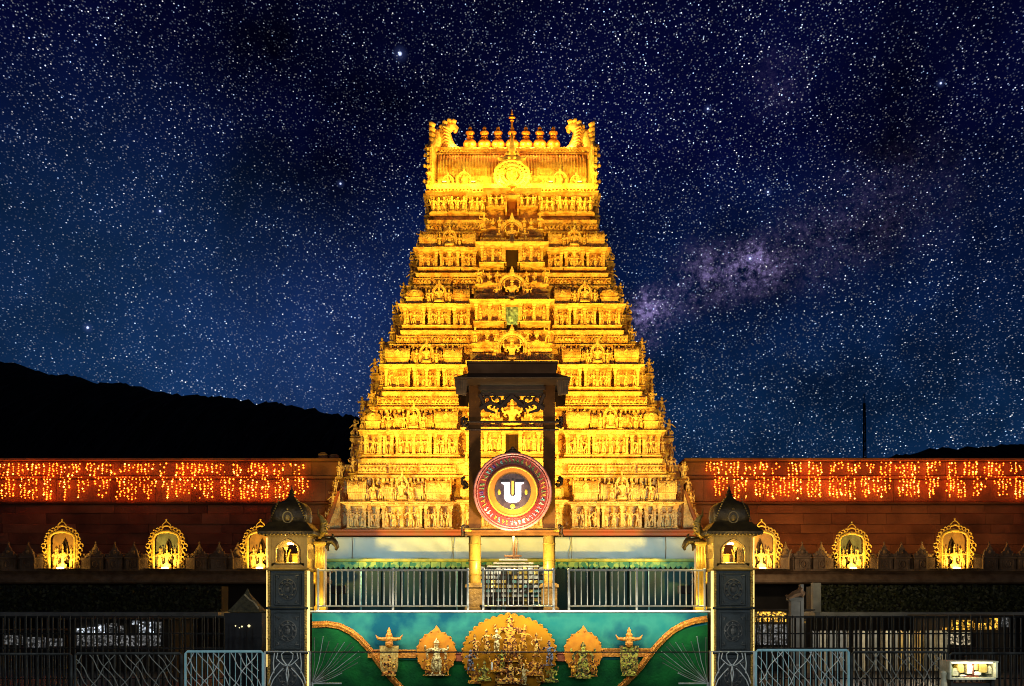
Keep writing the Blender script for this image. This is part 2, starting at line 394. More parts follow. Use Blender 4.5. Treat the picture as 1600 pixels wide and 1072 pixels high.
# ------------------------------------------------------------------ small carved pieces, unit size
def aureole_poly(w, h, n=22, tooth=.06, peak=.16):
    pl = [(-w*.80, 0)]
    for k in range(n*2+1):
        a = math.pi*(1.08 - 1.16*k/(n*2)); rr = 1 + (tooth if k % 2 else 0) + peak*max(0, 1-abs(a-math.pi/2)/.35)**1.5
        pl.append((w*rr*math.cos(a), h*.42 + h*.58*rr*math.sin(a)/(1+peak)*1.0))
    pl.append((w*.80, 0)); return pl
def mk_aureole():
    mb = MB(); n_ = 22; pl = []
    for k in range(n_+1):
        a_ = math.pi*(1.12 - 1.24*k/n_); pl.append((.38*math.cos(a_), 0, .42+.44*math.sin(a_)))
    mb.tube(pl, .045, 6); mb.tube([(x*.80, .05, .42+(z-.42)*.82) for x, y, z in pl], .022, 5)
    for k in range(0, n_+1):
        x, y, z = pl[k]; mb.tube([(x, 0, z), (x*1.16, 0, .42+(z-.42)*1.16)], [.035, .008], 5)
    mb.tube([(0, 0, .86), (0, -.02, .98), (0, 0, 1.12)], [.075, .06, .008], 7); mb.ball((0, -.04, .90), .07, 7, 5)
    for q in (-1, 1): mb.bb(q*.38-.04, q*.38+.04, -.03, .05, 0, .30)
    return mb.mesh('aureole', STONE2)
AUR = mk_aureole()
def mk_sala(ribs, name):
    mb = MB(); mb.stack(-.47, .47, -.35, .5, [(0, 0), (.03, .02), (.03, .06), (0, .08), (0, .30), (.05, .33), (.06, .37), (.02, .40)])
    for k in range(6): x = -.42+k*.168; mb.bb(x-.02, x+.02, -.385, -.35, .08, .30)
    prof = [(-.36, .40), (-.43, .52), (-.42, .66), (-.34, .80), (-.20, .90), (0, .95), (.2, .9), (.4, .7), (.42, .40)]
    mb.prismx(prof, -.47, .47)
    for k in range(ribs):
        x = -.44+.88*k/(ribs-1)
        mb.tube([(x, y-.012, z) for y, z in prof[:6]], .016, 4)
    for sg in (-1, 1):
        mb.prismx([(y*1.10-.01, .40+(z-.40)*1.12) for y, z in prof], sg*.47, sg*.52)
    for x in (-.3, 0, .3): mb.lathe(x, 0, [(.03, .94), (.05, .98), (.05, 1.03), (.015, 1.06), (.005, 1.14)], 7)
    pl = [(.13*math.cos(a)*1.0, .60+.17*math.sin(a)) for a in [-.5+k*(math.pi+1)/10 for k in range(11)]]
    mb.prism(pl, -.50, -.40); mb.ball((0, -.50, .60), .07, 7, 5); mb.ball((0, -.47, .80), .035, 6, 4)
    return mb.mesh(name, STONE)
SALA = mk_sala(9, 'barrel_shrine'); SALAW = mk_sala(17, 'barrel_shrine_wide')
def mk_kuta():
    mb = MB(); mb.stack(-.42, .42, -.4, .4, [(0, 0), (.04, .02), (.04, .06), (0, .08), (0, .34), (.07, .38), (.07, .42), (0, .45)])
    for sx in (-1, 0, 1): mb.bb(sx*.36-.05, sx*.36+.05, -.45, -.4, .08, .34)
    mb.lathe(0, 0, [(.38, .45), (.46, .55), (.47, .66), (.40, .80), (.24, .90), (.09, .95), (.09, .98), (.13, 1.02), (.06, 1.08), (.01, 1.2)], 16, sq=.5)
    pl = [(.2*math.cos(a), .62+.19*math.sin(a)) for a in [-.5+k*(math.pi+1)/10 for k in range(11)]]
    mb.prism(pl, -.52, -.40); mb.ball((0, -.52, .62), .10, 7, 5)
    return mb.mesh('dome_shrine', STONE)
KUTA = mk_kuta()
def mk_kudu():
    mb = MB(); pl = [(.5*math.cos(a), .5+.5*math.sin(a)) for a in [-.6+k*(math.pi+1.2)/12 for k in range(13)]] 
    mb.prism(pl, -.12, .1); mb.ball((0, -.12, .48), .24, 7, 5); mb.ball((0, -.05, 1.08), .12, 6, 4); return mb.mesh('gable_arch', STONE2)
KUDU = mk_kudu()

# ------------------------------------------------------------------ the tower
tower = thing('temple_tower', (0, 50, 0), 'tall tiered golden gateway tower covered in carved figures, floodlit yellow, at the centre', 'tower')
TX = 800
tiers = [  # y bottom, y top, half width, outer half width, next half width
    (828, 714, 256, 288, 229), (714, 609, 229, 255, 197), (609, 513, 197, 224, 168),
    (513, 423, 168, 190, 144), (423, 340, 144, 163, 126)]
def face_bays(i):
    if i < 2: return [(.365, .53, .34, 4, 'sala'), (.545, .785, .42, 5, 'deity'), (.805, .875, .26, 2, 'small'), (.885, 1.0, .36, 3, 'kuta')]
    return [(.39, .545, .30, 3, 'sala'), (.57, .775, .38, 4, 'deity'), (.805, 1.0, .32, 3 if i < 4 else 3, 'kuta')]

def bay_mesh(mb, x0, x1, yf, yb_, z0, z1, zc, npil, zb):
    # plinth, recessed wall, free pilasters, overhanging cornice
    mb.stack(x0, x1, yf, yb_, [(.08, z0), (.10, z0+zb*.4), (.0, z0+zb*.8), (-.02, z0+zb)])
    mb.bb(x0+.10, x1-.10, yf+.34, yb_+.05, z0+zb, z1)
    mb.stack(x0, x1, yf, yb_, [(-.02, z1), (.06, z1+.02), (.10, z1+(zc-z1)*.3), (.26, z1+(zc-z1)*.50), (.29, z1+(zc-z1)*.72), (.15, z1+(zc-z1)*.97), (.0, zc)])
    for k in range(npil):
        w = .055; x = x0+w + (x1-x0-2*w)*(k/(npil-1)); h = z1-z0-zb
        mb.stack(x-w, x+w, yf-.02, yf+.10, [(.02, z0+zb), (.0, z0+zb+h*.12), (0, z0+zb+h*.72), (.03, z0+zb+h*.78), (.0, z0+zb+h*.84), (.06, z0+zb+h*.92), (.06, z1)])
def frieze_mesh(mb, x0, x1, y, z0, z1, step):
    h = z1-z0; n = max(2, int((x1-x0)/step)); st_ = (x1-x0)/n
    mb.bb(x0, x1, y+.10, y+.25, z0, z1)
    mb.bb(x0, x1, y-.05, y+.1, z0, z0+h*.10); mb.bb(x0, x1, y-.05, y+.1, z1-h*.10, z1)
    for k in range(n):
        x = x0+(k+.5)*st_
        if rnd.random() < .45:
            mb.tube([(x-st_*.38, y-.02, z0+h*.18), (x-st_*.1, y-.06, z0+h*.5), (x+st_*.35, y-.02, z0+h*.84)], .040, 5)
            mb.ball((x+st_*.22, y-.02, z0+h*.34), .05, 5, 4)
        else:
            mb.ball((x, y-.01, z0+h*.5), h*.26, 6, 4, (1, .6, 1)); mb.ball((x+st_*.36, y-.01, z0+h*.30), h*.15, 5, 4)
def dentils(mb, x0, x1, y, z, sz, step):
    n = int((x1-x0)/step)
    for k in range(n):
        x = x0+(k+.5)*(x1-x0)/n; w = step*rnd.uniform(.2, .34)
        mb.add([(x-w, y, z), (x+w, y, z), (x, y, z-sz*rnd.uniform(.7, 1.3)), (x-w, y+.07, z), (x+w, y+.07, z), (x, y+.07, z-sz)], [(2, 1, 0), (3, 4, 5), (0, 3, 5, 2), (1, 2, 5, 4), (0, 1, 4, 3)])
used = 0
def statue(parent, x, y, z, h, rz=0.0, fig=None, w=None):
    me = fig or rnd.choice(FIG); sgn = rnd.choice((-1, 1)); k = w or rnd.uniform(1.15, 1.4)
    return inst('statue', me, parent, (x, y, z), rz + rnd.uniform(-.15, .15), (h*k*sgn, h*k, h*rnd.uniform(.96, 1.03)))

for i, (yb, yt, W0, Wo, W1) in enumerate(tiers):
    Df = 50 + .5*i; s = Df/F; h = yb-yt
    Z = lambda f, yb=yb, h=h, Df=Df: PZ(yb - f*h, Df)
    X = lambda q, s=s: q*s
    zb = 3.0*s
    # tier body
    body = MB()
    yback = 61-.5*i
    body.bb(X(-W0)*.965, X(W0)*.965, Df+.60, yback, Z(0), Z(.345))
    body.stack(X(-W0*.97), X(W0*.97), Df+.12, yback, [(0, Z(.345)), (.16, Z(.36)), (.16, Z(.385)), (0, Z(.40))])
    body.bb(X(-W0*.955), X(W0*.955), Df+.70, yback-.4, Z(.40), Z(.74))
    wa = W0*.95; wb = (W0+W1)/2
    body.stack(X(-wa), X(wa), Df+.30, yback-.3, [(-.05, Z(.715)), (.18, Z(.735)), (.18, Z(.755)), (.0, Z(.77))])
    body.bb(X(-wb), X(wb), Df+.42, yback-.4, Z(.77), Z(.93))
    t_ = obj('tier', body, STONE, tower)
    led = MB(); led.stack(X(-(W1+3)), X(W1+3), Df+.34, yback-.34, [(-.1, Z(.915)), (.12, Z(.93)), (.14, Z(.985)), (.05, Z(1.0))])
    dentils(led, X(-W1-3), X(W1+3), Df+.22, Z(.93), 2.6*s, 4.2*s)
    obj('ledge', led, STONE, t_)
    # small seated figures between ledge and shrines
    sm = MB(); x = -W0*.93
    while x < W0*.93:
        if abs(x) > W0*.36:
            u = rnd.random(); zz0 = Z(.62); hh = Z(.725)-zz0
            if u < .3: sm.bb(X(x-2.4), X(x+2.4), Df+.24, Df+.72, zz0, Z(.715))
            elif u < .75:
                sm.ball((X(x), Df+.22, zz0+hh*.30), hh*.34, 7, 5, (1, .8, 1)); sm.ball((X(x), Df+.18, zz0+hh*.72), hh*.22, 6, 5)
            else: sm.lathe(X(x), Df+.22, [(1.6*s, zz0), (1.2*s, zz0+hh*.3), (1.2*s, zz0+hh*.7), (2.2*s, Z(.72))], 7)
        x += rnd.uniform(6.2, 8.0)
    o = obj('small_carving', sm, STONE2, t_); o['kind'] = 'stuff'
    for sx in (-1, 1):
        for (a, b) in ((.36, .60), (.61, .80), (.81, 1.0)):
            fm = MB(); q0, q1 = sorted((X(sx*a*wb*1.0), X(sx*b*wb*1.0)))
            frieze_mesh(fm, q0+.03, q1-.03, Df+.24, Z(.79), Z(.895), 5.2*s)
            obj('frieze_panel', fm, STONE, t_)
        for bi, (a, b, pr, nf_, top) in enumerate(face_bays(i)):
            q0, q1 = sorted((X(sx*a*W0), X(sx*b*W0))); bm = MB(); yf = Df-pr
            bay_mesh(bm, q0, q1, yf, Df+.45, Z(0), Z(.315), Z(.385), 2 if nf_ < 4 else 3, zb)
            obj('bay', bm, STONE, t_)
            hf = (Z(.305)-Z(0)-zb*.8)
            for k in range(nf_):
                xx = q0+(q1-q0)*(k+.5)/nf_
                statue(t_, xx, yf+.10, Z(0)+zb*.8, hf*rnd.uniform(.90, 1.02), rz=sx*rnd.uniform(-.1, .25))
            # gable arches on the cornice
            for k in range(max(1, int((q1-q0)/(13*s)))):
                nn = max(1, int((q1-q0)/(13*s))); xx = q0+(q1-q0)*(k+.5)/nn
                inst('gable_arch', KUDU, t_, (xx, yf-.22, Z(.325)), 0, (5.0*s, .35, 4.2*s))
            cx = (q0+q1)/2; hh = Z(.64)-Z(.385)
            if top == 'sala':
                inst('mini_shrine', SALA, t_, (cx, yf+.24, Z(.385)), 0, ((q1-q0)*.92, .62, hh*1.18))
                statue(t_, q0+ (q1-q0)*(.1 if sx > 0 else .9), Df-.05, Z(.60), (Z(.73)-Z(.60))*1.1)
            elif top == 'kuta':
                inst('mini_shrine', KUTA if i % 2 else SALA, t_, (cx, yf+.26, Z(.385)), 0, ((q1-q0)*.94, .66, hh*1.18))
                statue(t_, cx+sx*(q1-q0)*.1, Df+.05, Z(.60), (Z(.74)-Z(.60))*1.1)
            elif top == 'small':
                statue(t_, cx, yf-.02, Z(.385), hh*1.1)
                inst('mini_shrine', SALA, t_, (cx, yf+.4, Z(.385)), 0, (q1-q0, .5, hh*.8))
            else:
                inst('mini_shrine', SALAW, t_, (cx, yf+.38, Z(.385)), 0, (q1-q0, .6, hh*.98))
                inst('aureole', AUR, t_, (cx, yf-.0, Z(.385)), 0, (27*s, .5, (Z(.76)-Z(.385))))
                inst('seated_statue', SEAT, t_, (cx, yf-.10, Z(.40)), 0, (26*s*1.1, 22*s, (Z(.70)-Z(.40))*1.35))
                for q in (-1, 1): statue(t_, cx+q*15.5*s, yf-.05, Z(.385), hh*1.0)
        # statues in the recesses between bays
        bl = face_bays(i)
        for bi in range(len(bl)-1):
            xm = sx*(bl[bi][1]+bl[bi+1][0])/2*W0
            statue(t_, X(xm), Df-.15, Z(.385), hh*.95)
        # side bays, seen in profile beyond the corners
        Ds = Df+1.6; ss = Ds/F; ZS = lambda f, yb=yb, h=h, Ds=Ds: PZ(yb-f*h, Ds)
        for (dy, dw) in ((1.6, .45), (3.6, 1.0)):
            Ds = Df+dy; ss = Ds/F
            xo = sx*(W0+(Wo-W0)*dw - 4)*ss; xi = sx*W0*.8*ss; q0, q1 = sorted((xo, xi)); bm = MB()
            bm.stack(q0, q1, Ds, Df+(11-i*.5)-dy, [(.10, ZS(0)), (.10, ZS(.03)), (-.06, ZS(.06)), (-.10, ZS(.29)), (-.02, ZS(.31)), (.06, ZS(.34)), (.08, ZS(.37)), (-.12, ZS(.39)), (-.18, ZS(.42)), (-.22, ZS(.52)), (-.40, ZS(.58)), (-.45, ZS(.70)), (-.34, ZS(.73)), (-.36, ZS(.76)), (-.58, ZS(.78)), (-.64, ZS(.90)), (-.50, ZS(.93)), (-.55, ZS(.99))])
            obj('side_bay', bm, STONE, t_)
            hs = ZS(.31)-ZS(.05)
            statue(t_, xo-sx*.06, Ds-.10, ZS(.05), hs, rz=sx*.5)
            statue(t_, xo-sx*.20, Ds-.06, ZS(.39), (ZS(.68)-ZS(.39)), rz=sx*.7, w=1.7)
            inst('mini_shrine', KUTA, t_, (xo-sx*.62, Ds+.1, ZS(.40)), 0, (12*ss, .5, ZS(.62)-ZS(.40)))
            statue(t_, xo-sx*.58, Ds-.06, ZS(.76), (ZS(1.02)-ZS(.76)), rz=sx*.7, w=1.7)
            inst('gable_arch', KUDU, t_, (xo-sx*.1, Ds-.2, ZS(.41)), sx*.4, (7*ss, .35, 7*ss))
    # central bay: doorway, flanking wall, figures, large deity group over it
    Wc = (.300, .305, .315, .335, .33)[i]*W0; pc = 1.1
    dw = 10.0; yf = Df-pc
    for sx in (-1, 1):
        bm = MB(); q0, q1 = sorted((X(sx*Wc), X(sx*(dw+1.5))))
        bay_mesh(bm, q0, q1, yf, Df+.45, Z(0), Z(.315), Z(.385), 3, zb); obj('bay', bm, STONE, t_)
        hf = (Z(.30)-Z(0)-zb*.8); nn = 4 if i < 2 else 3
        for k in range(nn): statue(t_, q0+(q1-q0)*(k+.5)/nn, yf+.08, Z(0)+zb*.8, hf*rnd.uniform(.9, 1.02))
        cx = X(sx*Wc*.72)
        inst('mini_shrine', SALAW, t_, (X(sx*Wc*.62), Df-.35, Z(.385)), 0, (Wc*.80*s, .6, (Z(.60)-Z(.385))*.9))
        # carved group near the rail above
        bx = MB(); bx.stack(min(X(sx*Wc*.42), X(sx*Wc*.95)), max(X(sx*Wc*.42), X(sx*Wc*.95)), Df-.30, Df+.3, [(0, Z(.58)), (.08, Z(.60)), (.10, Z(.64)), (0, Z(.66)), (0, Z(.70)), (.1, Z(.72)), (.1, Z(.75))])
        obj('bracket_shelf', bx, STONE, t_)
        inst('seated_statue', SEAT, t_, (X(sx*Wc*.62), Df-.42, Z(.75)), sx*-.1, (13*s*1.1, 13*s, (Z(.93)-Z(.75))*1.35))
        statue(t_, X(sx*Wc*.92), Df-.42, Z(.70), (Z(1.02)-Z(.70)), rz=sx*.2)
        statue(t_, X(sx*Wc*.40), Df-.46, Z(.72), (Z(.95)-Z(.72)))
    dm = MB()
    dm.cur = 0
    dm.bb(X(-dw-2.0), X(-dw), yf-.06, Df, Z(0), Z(.30)); dm.bb(X(dw), X(dw+2.0), yf-.06, Df, Z(0), Z(.30))
    dm.stack(X(-dw-1.6), X(dw+1.6), yf-.02, Df, [(0, Z(.30)), (.12, Z(.32)), (.16, Z(.35)), (0, Z(.385))])
    dfr = obj('doorway', dm, STONE, t_)
    pm = MB(); pm.bb(X(-dw), X(dw), yf+.42, yf+.5, Z(0), Z(.30))
    o = inst('tmp', None, t_, (0, 0, 0)); bpy.data.objects.remove(o)
    pan = obj('door_panel', pm, [DARK, DARK, STONE, GREYGL, DARK][i], t_)  # the dark panels' colour stands in for shade inside the doorway
    inst('aureole', AUR, t_, (0, Df-.52, Z(.385)), 0, (Wc*.98*s, .7, Z(.95)-Z(.385)))
    inst('seated_statue', SEAT, t_, (0, Df-.72, Z(.42)), 0, (Wc*.86*s, Wc*.5*s, (Z(.80)-Z(.42))*1.28), label='large seated crowned deity in the centre of the tier')
    for q in (-1, 1): statue(t_, q*Wc*.42*s, Df-.75, Z(.40), Z(.68)-Z(.40))

# top storey under the barrel roof
Df = 52.5; s = Df/F
Z = lambda y: PZ(y, Df); X = lambda q: q*s
top = MB()
top.bb(X(-122), X(122), Df+.1, 57, Z(342), Z(300)); t7 = obj('top_storey', top, STONE, tower)
for sx in (-1, 1):
    for (a, b, pr, n_) in ((42, 66, .25, 3), (70, 98, .35, 3), (102, 126, .3, 3)):
        q0, q1 = sorted((X(sx*a), X(sx*b))); bm = MB()
        bay_mesh(bm, q0, q1, Df-pr+.1, Df+.3, Z(337), Z(309), Z(302), 2, .08); obj('bay', bm, STONE, t7)
        for k in range(n_): statue(t7, q0+(q1-q0)*(k+.5)/n_, Df-pr, Z(336), Z(310)-Z(336))
    q0, q1 = sorted((X(sx*37), X(sx*11))); bm = MB()
    bay_mesh(bm, q0, q1, Df-.5, Df+.2, Z(330), Z(309), Z(301), 3, .08); obj('bay', bm, STONE, t7)
    for k in range(3): statue(t7, q0+(q1-q0)*(k+.5)/3, Df-.6, Z(330), Z(310)-Z(330))
    Ds = Df+2; xo = sx*135*Ds/F
    bm = MB(); q0, q1 = sorted((xo, sx*110*Ds/F)); ZS = lambda y: PZ(y, Ds)
    bm.stack(q0, q1, Ds, Ds+3, [(.1, ZS(343)), (-.1, ZS(339)), (-.12, ZS(314)), (.12, ZS(308)), (.10, ZS(303)), (-.2, ZS(301))]); obj('side_bay', bm, STONE, t7)
    statue(t7, xo-sx*.1, Ds-.1, ZS(340), ZS(312)-ZS(340), rz=sx*.5); statue(t7, xo-sx*.2, Ds-.1, ZS(303), ZS(280)-ZS(303), rz=sx*.5)
dm = MB(); dm.bb(X(-10.5), X(-8), Df-.56, Df, Z(338), Z(316)); dm.bb(X(8), X(10.5), Df-.56, Df, Z(338), Z(316)); dm.stack(X(-9), X(9), Df-.5, Df, [(0, Z(316)), (.15, Z(313)), (.05, Z(309)), (-.1, Z(304))])
obj('doorway', dm, STONE, t7)
pm = MB(); pm.bb(X(-8), X(8), Df-.1, Df+.05, Z(338), Z(316)); obj('door_panel', pm, REDB, t7)
led = MB(); led.stack(X(-128), X(128), Df-.25, 57, [(-.1, Z(302)), (.15, Z(300)), (.20, Z(294)), (.1, Z(291))]); dentils(led, X(-130), X(130), Df-.42, Z(300.5), .12, .18)
obj('ledge', led, STONE, t7)
# barrel roof
br_ = MB()
yc = Df+2.4; s = yc/F
Z = lambda y: PZ(y, yc-.6); X = lambda q: q*s
ZF = lambda y: PZ(y, yc-2.3)
pr_ = [(yc-2.1*math.cos(a), ZF(291)+(Z(239)-ZF(291))*math.sin(a)**.85) for a in [k*math.pi/16 for k in range(1, 16)]]
pr_ = [(yc-2.0, ZF(292))] + pr_ + [(yc+2.0, ZF(292))]
br_.prismx(pr_, X(-112), X(112))
roof = obj('barrel_roof', br_, STONE, tower, smooth=False)
rb = MB()
for k in range(50):
    x = -108+216*k/49
    rb.tube([(X(x), y-.02, z+.02) for y, z in pr_[1:8]], .030, 4)
o = obj('roof_rib', rb, STONE, roof); o['kind'] = 'stuff'
rg = MB(); rg.stack(X(-112), X(112), yc-1.15, yc+1.15, [(0, Z(250)), (.12, Z(249)), (.12, Z(247.5)), (0, Z(247)), (0, Z(242)), (.12, Z(241)), (.12, Z(238.5))])
obj('ridge_band', rg, STONE, roof)
rd = MB()
for k in range(44):
    x = -108+216*k/43
    if abs(x) > 22: rd.tube([(X(x)-.06, yc-1.2, Z(246)), (X(x)+.02, yc-1.25, Z(243)), (X(x)+.07, yc-1.2, Z(245))], .035, 5)
o = obj('ridge_carving', rd, STONE2, roof); o['kind'] = 'stuff'
def kalasa(h):
    mb = MB(); k = h
    mb.lathe(0, 0, [(.20*k, 0), (.22*k, .04*k), (.13*k, .08*k), (.11*k, .13*k), (.19*k, .20*k), (.245*k, .29*k), (.25*k, .36*k), (.20*k, .46*k), (.10*k, .53*k), (.09*k, .57*k), (.14*k, .60*k), (.09*k, .63*k), (.10*k, .68*k), (.165*k, .76*k), (.15*k, .81*k), (.07*k, .87*k), (.06*k, .92*k), (.075*k, .95*k), (.01*k, 1.06*k)], 16)
    return mb.mesh('pot_finial', GOLDM, True)
KAL = kalasa(PZ(201, yc-.7)-PZ(239.5, yc-.7))
for x in (-64.6, -42.6, -21.5, .5, 21.4, 42.8, 63.7): inst('pot_finial', KAL, roof, (X(x), yc-.7, PZ(239.5, yc-.7)), 0, (1.15, 1.15, 1.05))
tr = MB(); tr.tube([(X(0), yc-.7, Z(205)), (X(0), yc-.7, Z(173))], [.07, .03], 7)
for (y_, w) in ((190, .16), (185, .24), (180, .10)): tr.ball((X(0), yc-.7, Z(y_)), w*.6, 8, 5, (1.3, .6, .6))
obj('spire', tr, GOLDM, roof)
for sx in (-1, 1):
    # toothed horseshoe gable ends
    g_ = MB(); n_ = 26
    outer = [(yc-2.5*math.cos(a), ZF(296)+(Z(228)-ZF(296))*max(0, math.sin(a))**.8) for a in [k*math.pi/n_ for k in range(n_+1)]]
    inner = [(yc-1.7*math.cos(a), ZF(294)+(Z(240)-ZF(294))*max(0, math.sin(a))**.8) for a in [k*math.pi/n_ for k in range(n_+1)]]
    xa, xb = X(sx*112), X(sx*121)
    for k in range(n_):
        (ya, za), (yb2, zb2) = outer[k], outer[k+1]; (yc2, zc2), (yd, zd) = inner[k], inner[k+1]
        vs = [(xa, yc2, zc2), (xb, ya, za), (xb+sx*.15, ya, za), (xa+sx*.3, yc2, zc2), (xa, yd, zd), (xb, yb2, zb2), (xb+sx*.15, yb2, zb2), (xa+sx*.3, yd, zd)]
        g_.add(vs, [(0, 1, 5, 4), (1, 2, 6, 5), (2, 3, 7, 6), (3, 0, 4, 7), (0, 3, 2, 1), (4, 5, 6, 7)])
        g_.ball((xb+sx*.12, (ya+yb2)/2-.05, (za+zb2)/2), .17, 6, 4, (1, .8, .7))
        if k % 2 == 0: g_.ball((xb+sx*.32, (ya+yb2)/2, (za+zb2)/2+.05), .10, 6, 4)
    for k in range(9): # vertical frontal teeth
        z_ = ZF(294)+(ZF(236)-ZF(294))*k/8
        g_.bb(min(X(sx*122), X(sx*127)), max(X(sx*122), X(sx*127)), yc-2.45, yc-2.0, z_, z_+3.4*s)
    g_.bb(min(X(sx*119.5), X(sx*122.5)), max(X(sx*119.5), X(sx*122.5)), yc-2.5, yc-1.9, ZF(296), ZF(232))
    obj('horseshoe_gable', g_, STONE, roof)
    # curled horn
    hm = MB(); pts = []; rr = []
    for (x, y, r_) in ((92, 243, 15), (99, 232, 13), (103, 221, 12), (105, 211, 11.5), (103, 203, 10.5), (97, 199, 8.5), (90, 198, 6), (86, 201, 4.2), (87, 206, 2.4), (90, 207, 1.6)):
        pts.append((X(sx*x), yc-.6, Z(y))); rr.append(r_*s)
    hm.tube(pts, rr, 12)
    for k, (x, y) in enumerate(((112, 208), (113, 215), (112, 223), (110, 231), (109, 201), (104, 194), (97, 191), (90, 192))):
        hm.tube([(X(sx*(x-4)), yc-.8, Z(y+2)), (X(sx*(x+1)), yc-.85, Z(y)), (X(sx*(x+2.5)), yc-.8, Z(y-3.5))], [.10, .12, .03], 6)
    for k in range(7): hm.tube([(X(sx*(93+k*.5)), yc-1.05, Z(238-k*5)), (X(sx*(100+k*.8)), yc-1.1, Z(234-k*5)), (X(sx*(108)), yc-.9, Z(236-k*5))], .045, 5)
    obj('curled_horn', hm, STONE2, roof, smooth=True)
    hn = MB(); hn.tube([(X(sx*x), yc-.9, Z(y)) for x, y in ((124, 242), (119, 232), (116, 224), (117, 215), (121, 209), (125, 211))], [.42, .38, .34, .28, .18, .06], 8)
    for y_ in (236, 228, 220, 212, 204): hn.tube([(X(sx*118), yc-1.1, Z(y_)), (X(sx*124), yc-1.15, Z(y_-3)), (X(sx*127), yc-1.1, Z(y_-8))], [.12, .13, .04], 6)
    obj('outer_horn', hn, STONE2, roof, smooth=True)
    # dormer arches on the roof front
    for (x, w, hh) in ((72, 22, 28), (96, 18, 22), (50, 14, 14)):
        inst('aureole', AUR, roof, (X(sx*x), yc-2.25, ZF(293)), 0, (w*s*1.2, .6, hh*s))
        inst('seated_statue', SEAT, roof, (X(sx*x), yc-2.35, ZF(292)), 0, (w*s*.8, w*s*.8, hh*s*.9))
# central medallion
md = MB(); c = (0, PZ(274, yc-2.8)); n_ = 44; pl = []
for k in range(n_):
    a = 2*math.pi*k/n_; rr = 25.5*s*(1.07 if k % 2 else .98); pl.append((rr*math.cos(a)*1.06, c[1]+rr*math.sin(a)*.92))
md.prism(pl, yc-2.75, yc-1.8)
for rad_, r_ in ((24, .09), (17.5, .08), (12, .07)):
    md.tube([(rad_*s*1.04*math.cos(a), yc-2.82, c[1]+rad_*s*.92*math.sin(a)) for a in [2*math.pi*k/28 for k in range(28)]], r_, 5, closed=True)
for k in range(24):
    a = 2*math.pi*k/24; md.tube([(13*s*math.cos(a), yc-2.8, c[1]+12*s*math.sin(a)), (23*s*math.cos(a+.12), yc-2.84, c[1]+21*s*math.sin(a+.12))], .05, 4)
med = obj('medallion', md, STONE, roof)
inst('seated_statue', SEAT, roof, (0, yc-3.0, PZ(291, yc-3)), 0, (26*s, 20*s, 34*s))
kf = MB(); kf.ball((0, yc-2.6, PZ(249, yc-2.6)), 8*s, 10, 7, (1.2, .8, .9)); 
for q in (-1, 1):
    kf.ball((q*4*s, yc-2.9, PZ(250, yc-2.6)), 2.2*s, 6, 5); kf.tube([(q*6*s, yc-2.6, PZ(246, yc-2.6)), (q*13*s, yc-2.6, PZ(250, yc-2.6)), (q*19*s, yc-2.6, PZ(248, yc-2.6)), (q*21*s, yc-2.6, PZ(243, yc-2.6))], [.16, .14, .1, .03], 7)
    kf.tube([(q*4*s, yc-2.6, PZ(244, yc-2.6)), (q*8*s, yc-2.6, PZ(239, yc-2.6)), (q*6*s, yc-2.6, PZ(236, yc-2.6))], [.12, .1, .03], 6)
kf.tube([(0, yc-2.6, PZ(245, yc-2.6)), (0, yc-2.5, PZ(232, yc-2.6)), (0, yc-2.5, PZ(222, yc-2.6)), (0, yc-2.5, PZ(205, yc-2.6))], [.24, .18, .12, .02], 8)
obj('lion_mask', kf, STONE2, roof, smooth=True)
for x in (-85, -54, -32, -10, 10, 32, 54, 85): point('finial_fill_light', (X(x), yc-1.25, Z(236)), 120, (1.0, .36, .04), .08)  # unseen lights added to make the pot finials glow orange
Df = 52.5; s = Df/F
Z = lambda y: PZ(y, Df); X = lambda q: q*s
# lamps standing on the top ledge
for x in (-105, -60, -22, 22, 60, 105):
    lm = MB(); lm.bb(X(x)-.12, X(x)+.12, Df-.42, Df-.26, Z(291), Z(289)); lm.cur = 1; lm.bb(X(x)-.10, X(x)+.10, Df-.40, Df-.28, Z(289)+.004, Z(288))
    obj('ledge_lamp', lm, [IRON, LAMPY], tower)
    point('ledge_lamp_light', (X(x), Df-.95, Z(290)), 170, AMBER, .12)
# triangular buttress panels at the foot
for sx in (-1, 1):
    bt = MB(); Dq = 50.3; q = Dq/F
    pl = [(sx*267*q, PZ(829, Dq)), (sx*293*q, PZ(829, Dq)), (sx*285*q, PZ(814, Dq)), (sx*277*q, PZ(795, Dq)), (sx*268.5*q, PZ(765, Dq))]
    bt.prism(pl, Dq-.1, Dq+.5); b_ = obj('buttress_panel', bt, STONE, tower)
    cv = MB(); cv.tube([(sx*x*q, Dq-.12, PZ(y, Dq)) for x, y in ((294, 826), (287, 815), (279, 795), (270, 768))], [.12, .11, .10, .07], 7)
    obj('edge_roll', cv, REDB, b_)
    for (x, y, hh) in ((281, 795, 30), (288, 818, 26), (277, 770, 26), (272, 745, 26)): statue(b_, sx*x*q, Dq+.3, PZ(y, Dq), hh*q, rz=sx*.6, w=1.4)
# base storey behind the cloth
bs = MB(); bs.bb(PX(506, 50), PX(1096, 50), 49.6, 61, .0, PZ(838, 50)); base_ = obj('base_storey', bs, DGREEN, tower)
bd = MB(); bd.stack(PX(506, 49.4), PX(1096, 49.4), 49.2, 61, [(0, PZ(838, 49.4)), (.05, PZ(837, 49.4)), (.05, PZ(833, 49.4)), (.16, PZ(831, 49.4)), (.16, PZ(828.3, 49.4))])
obj('base_moulding', bd, REDB, tower)
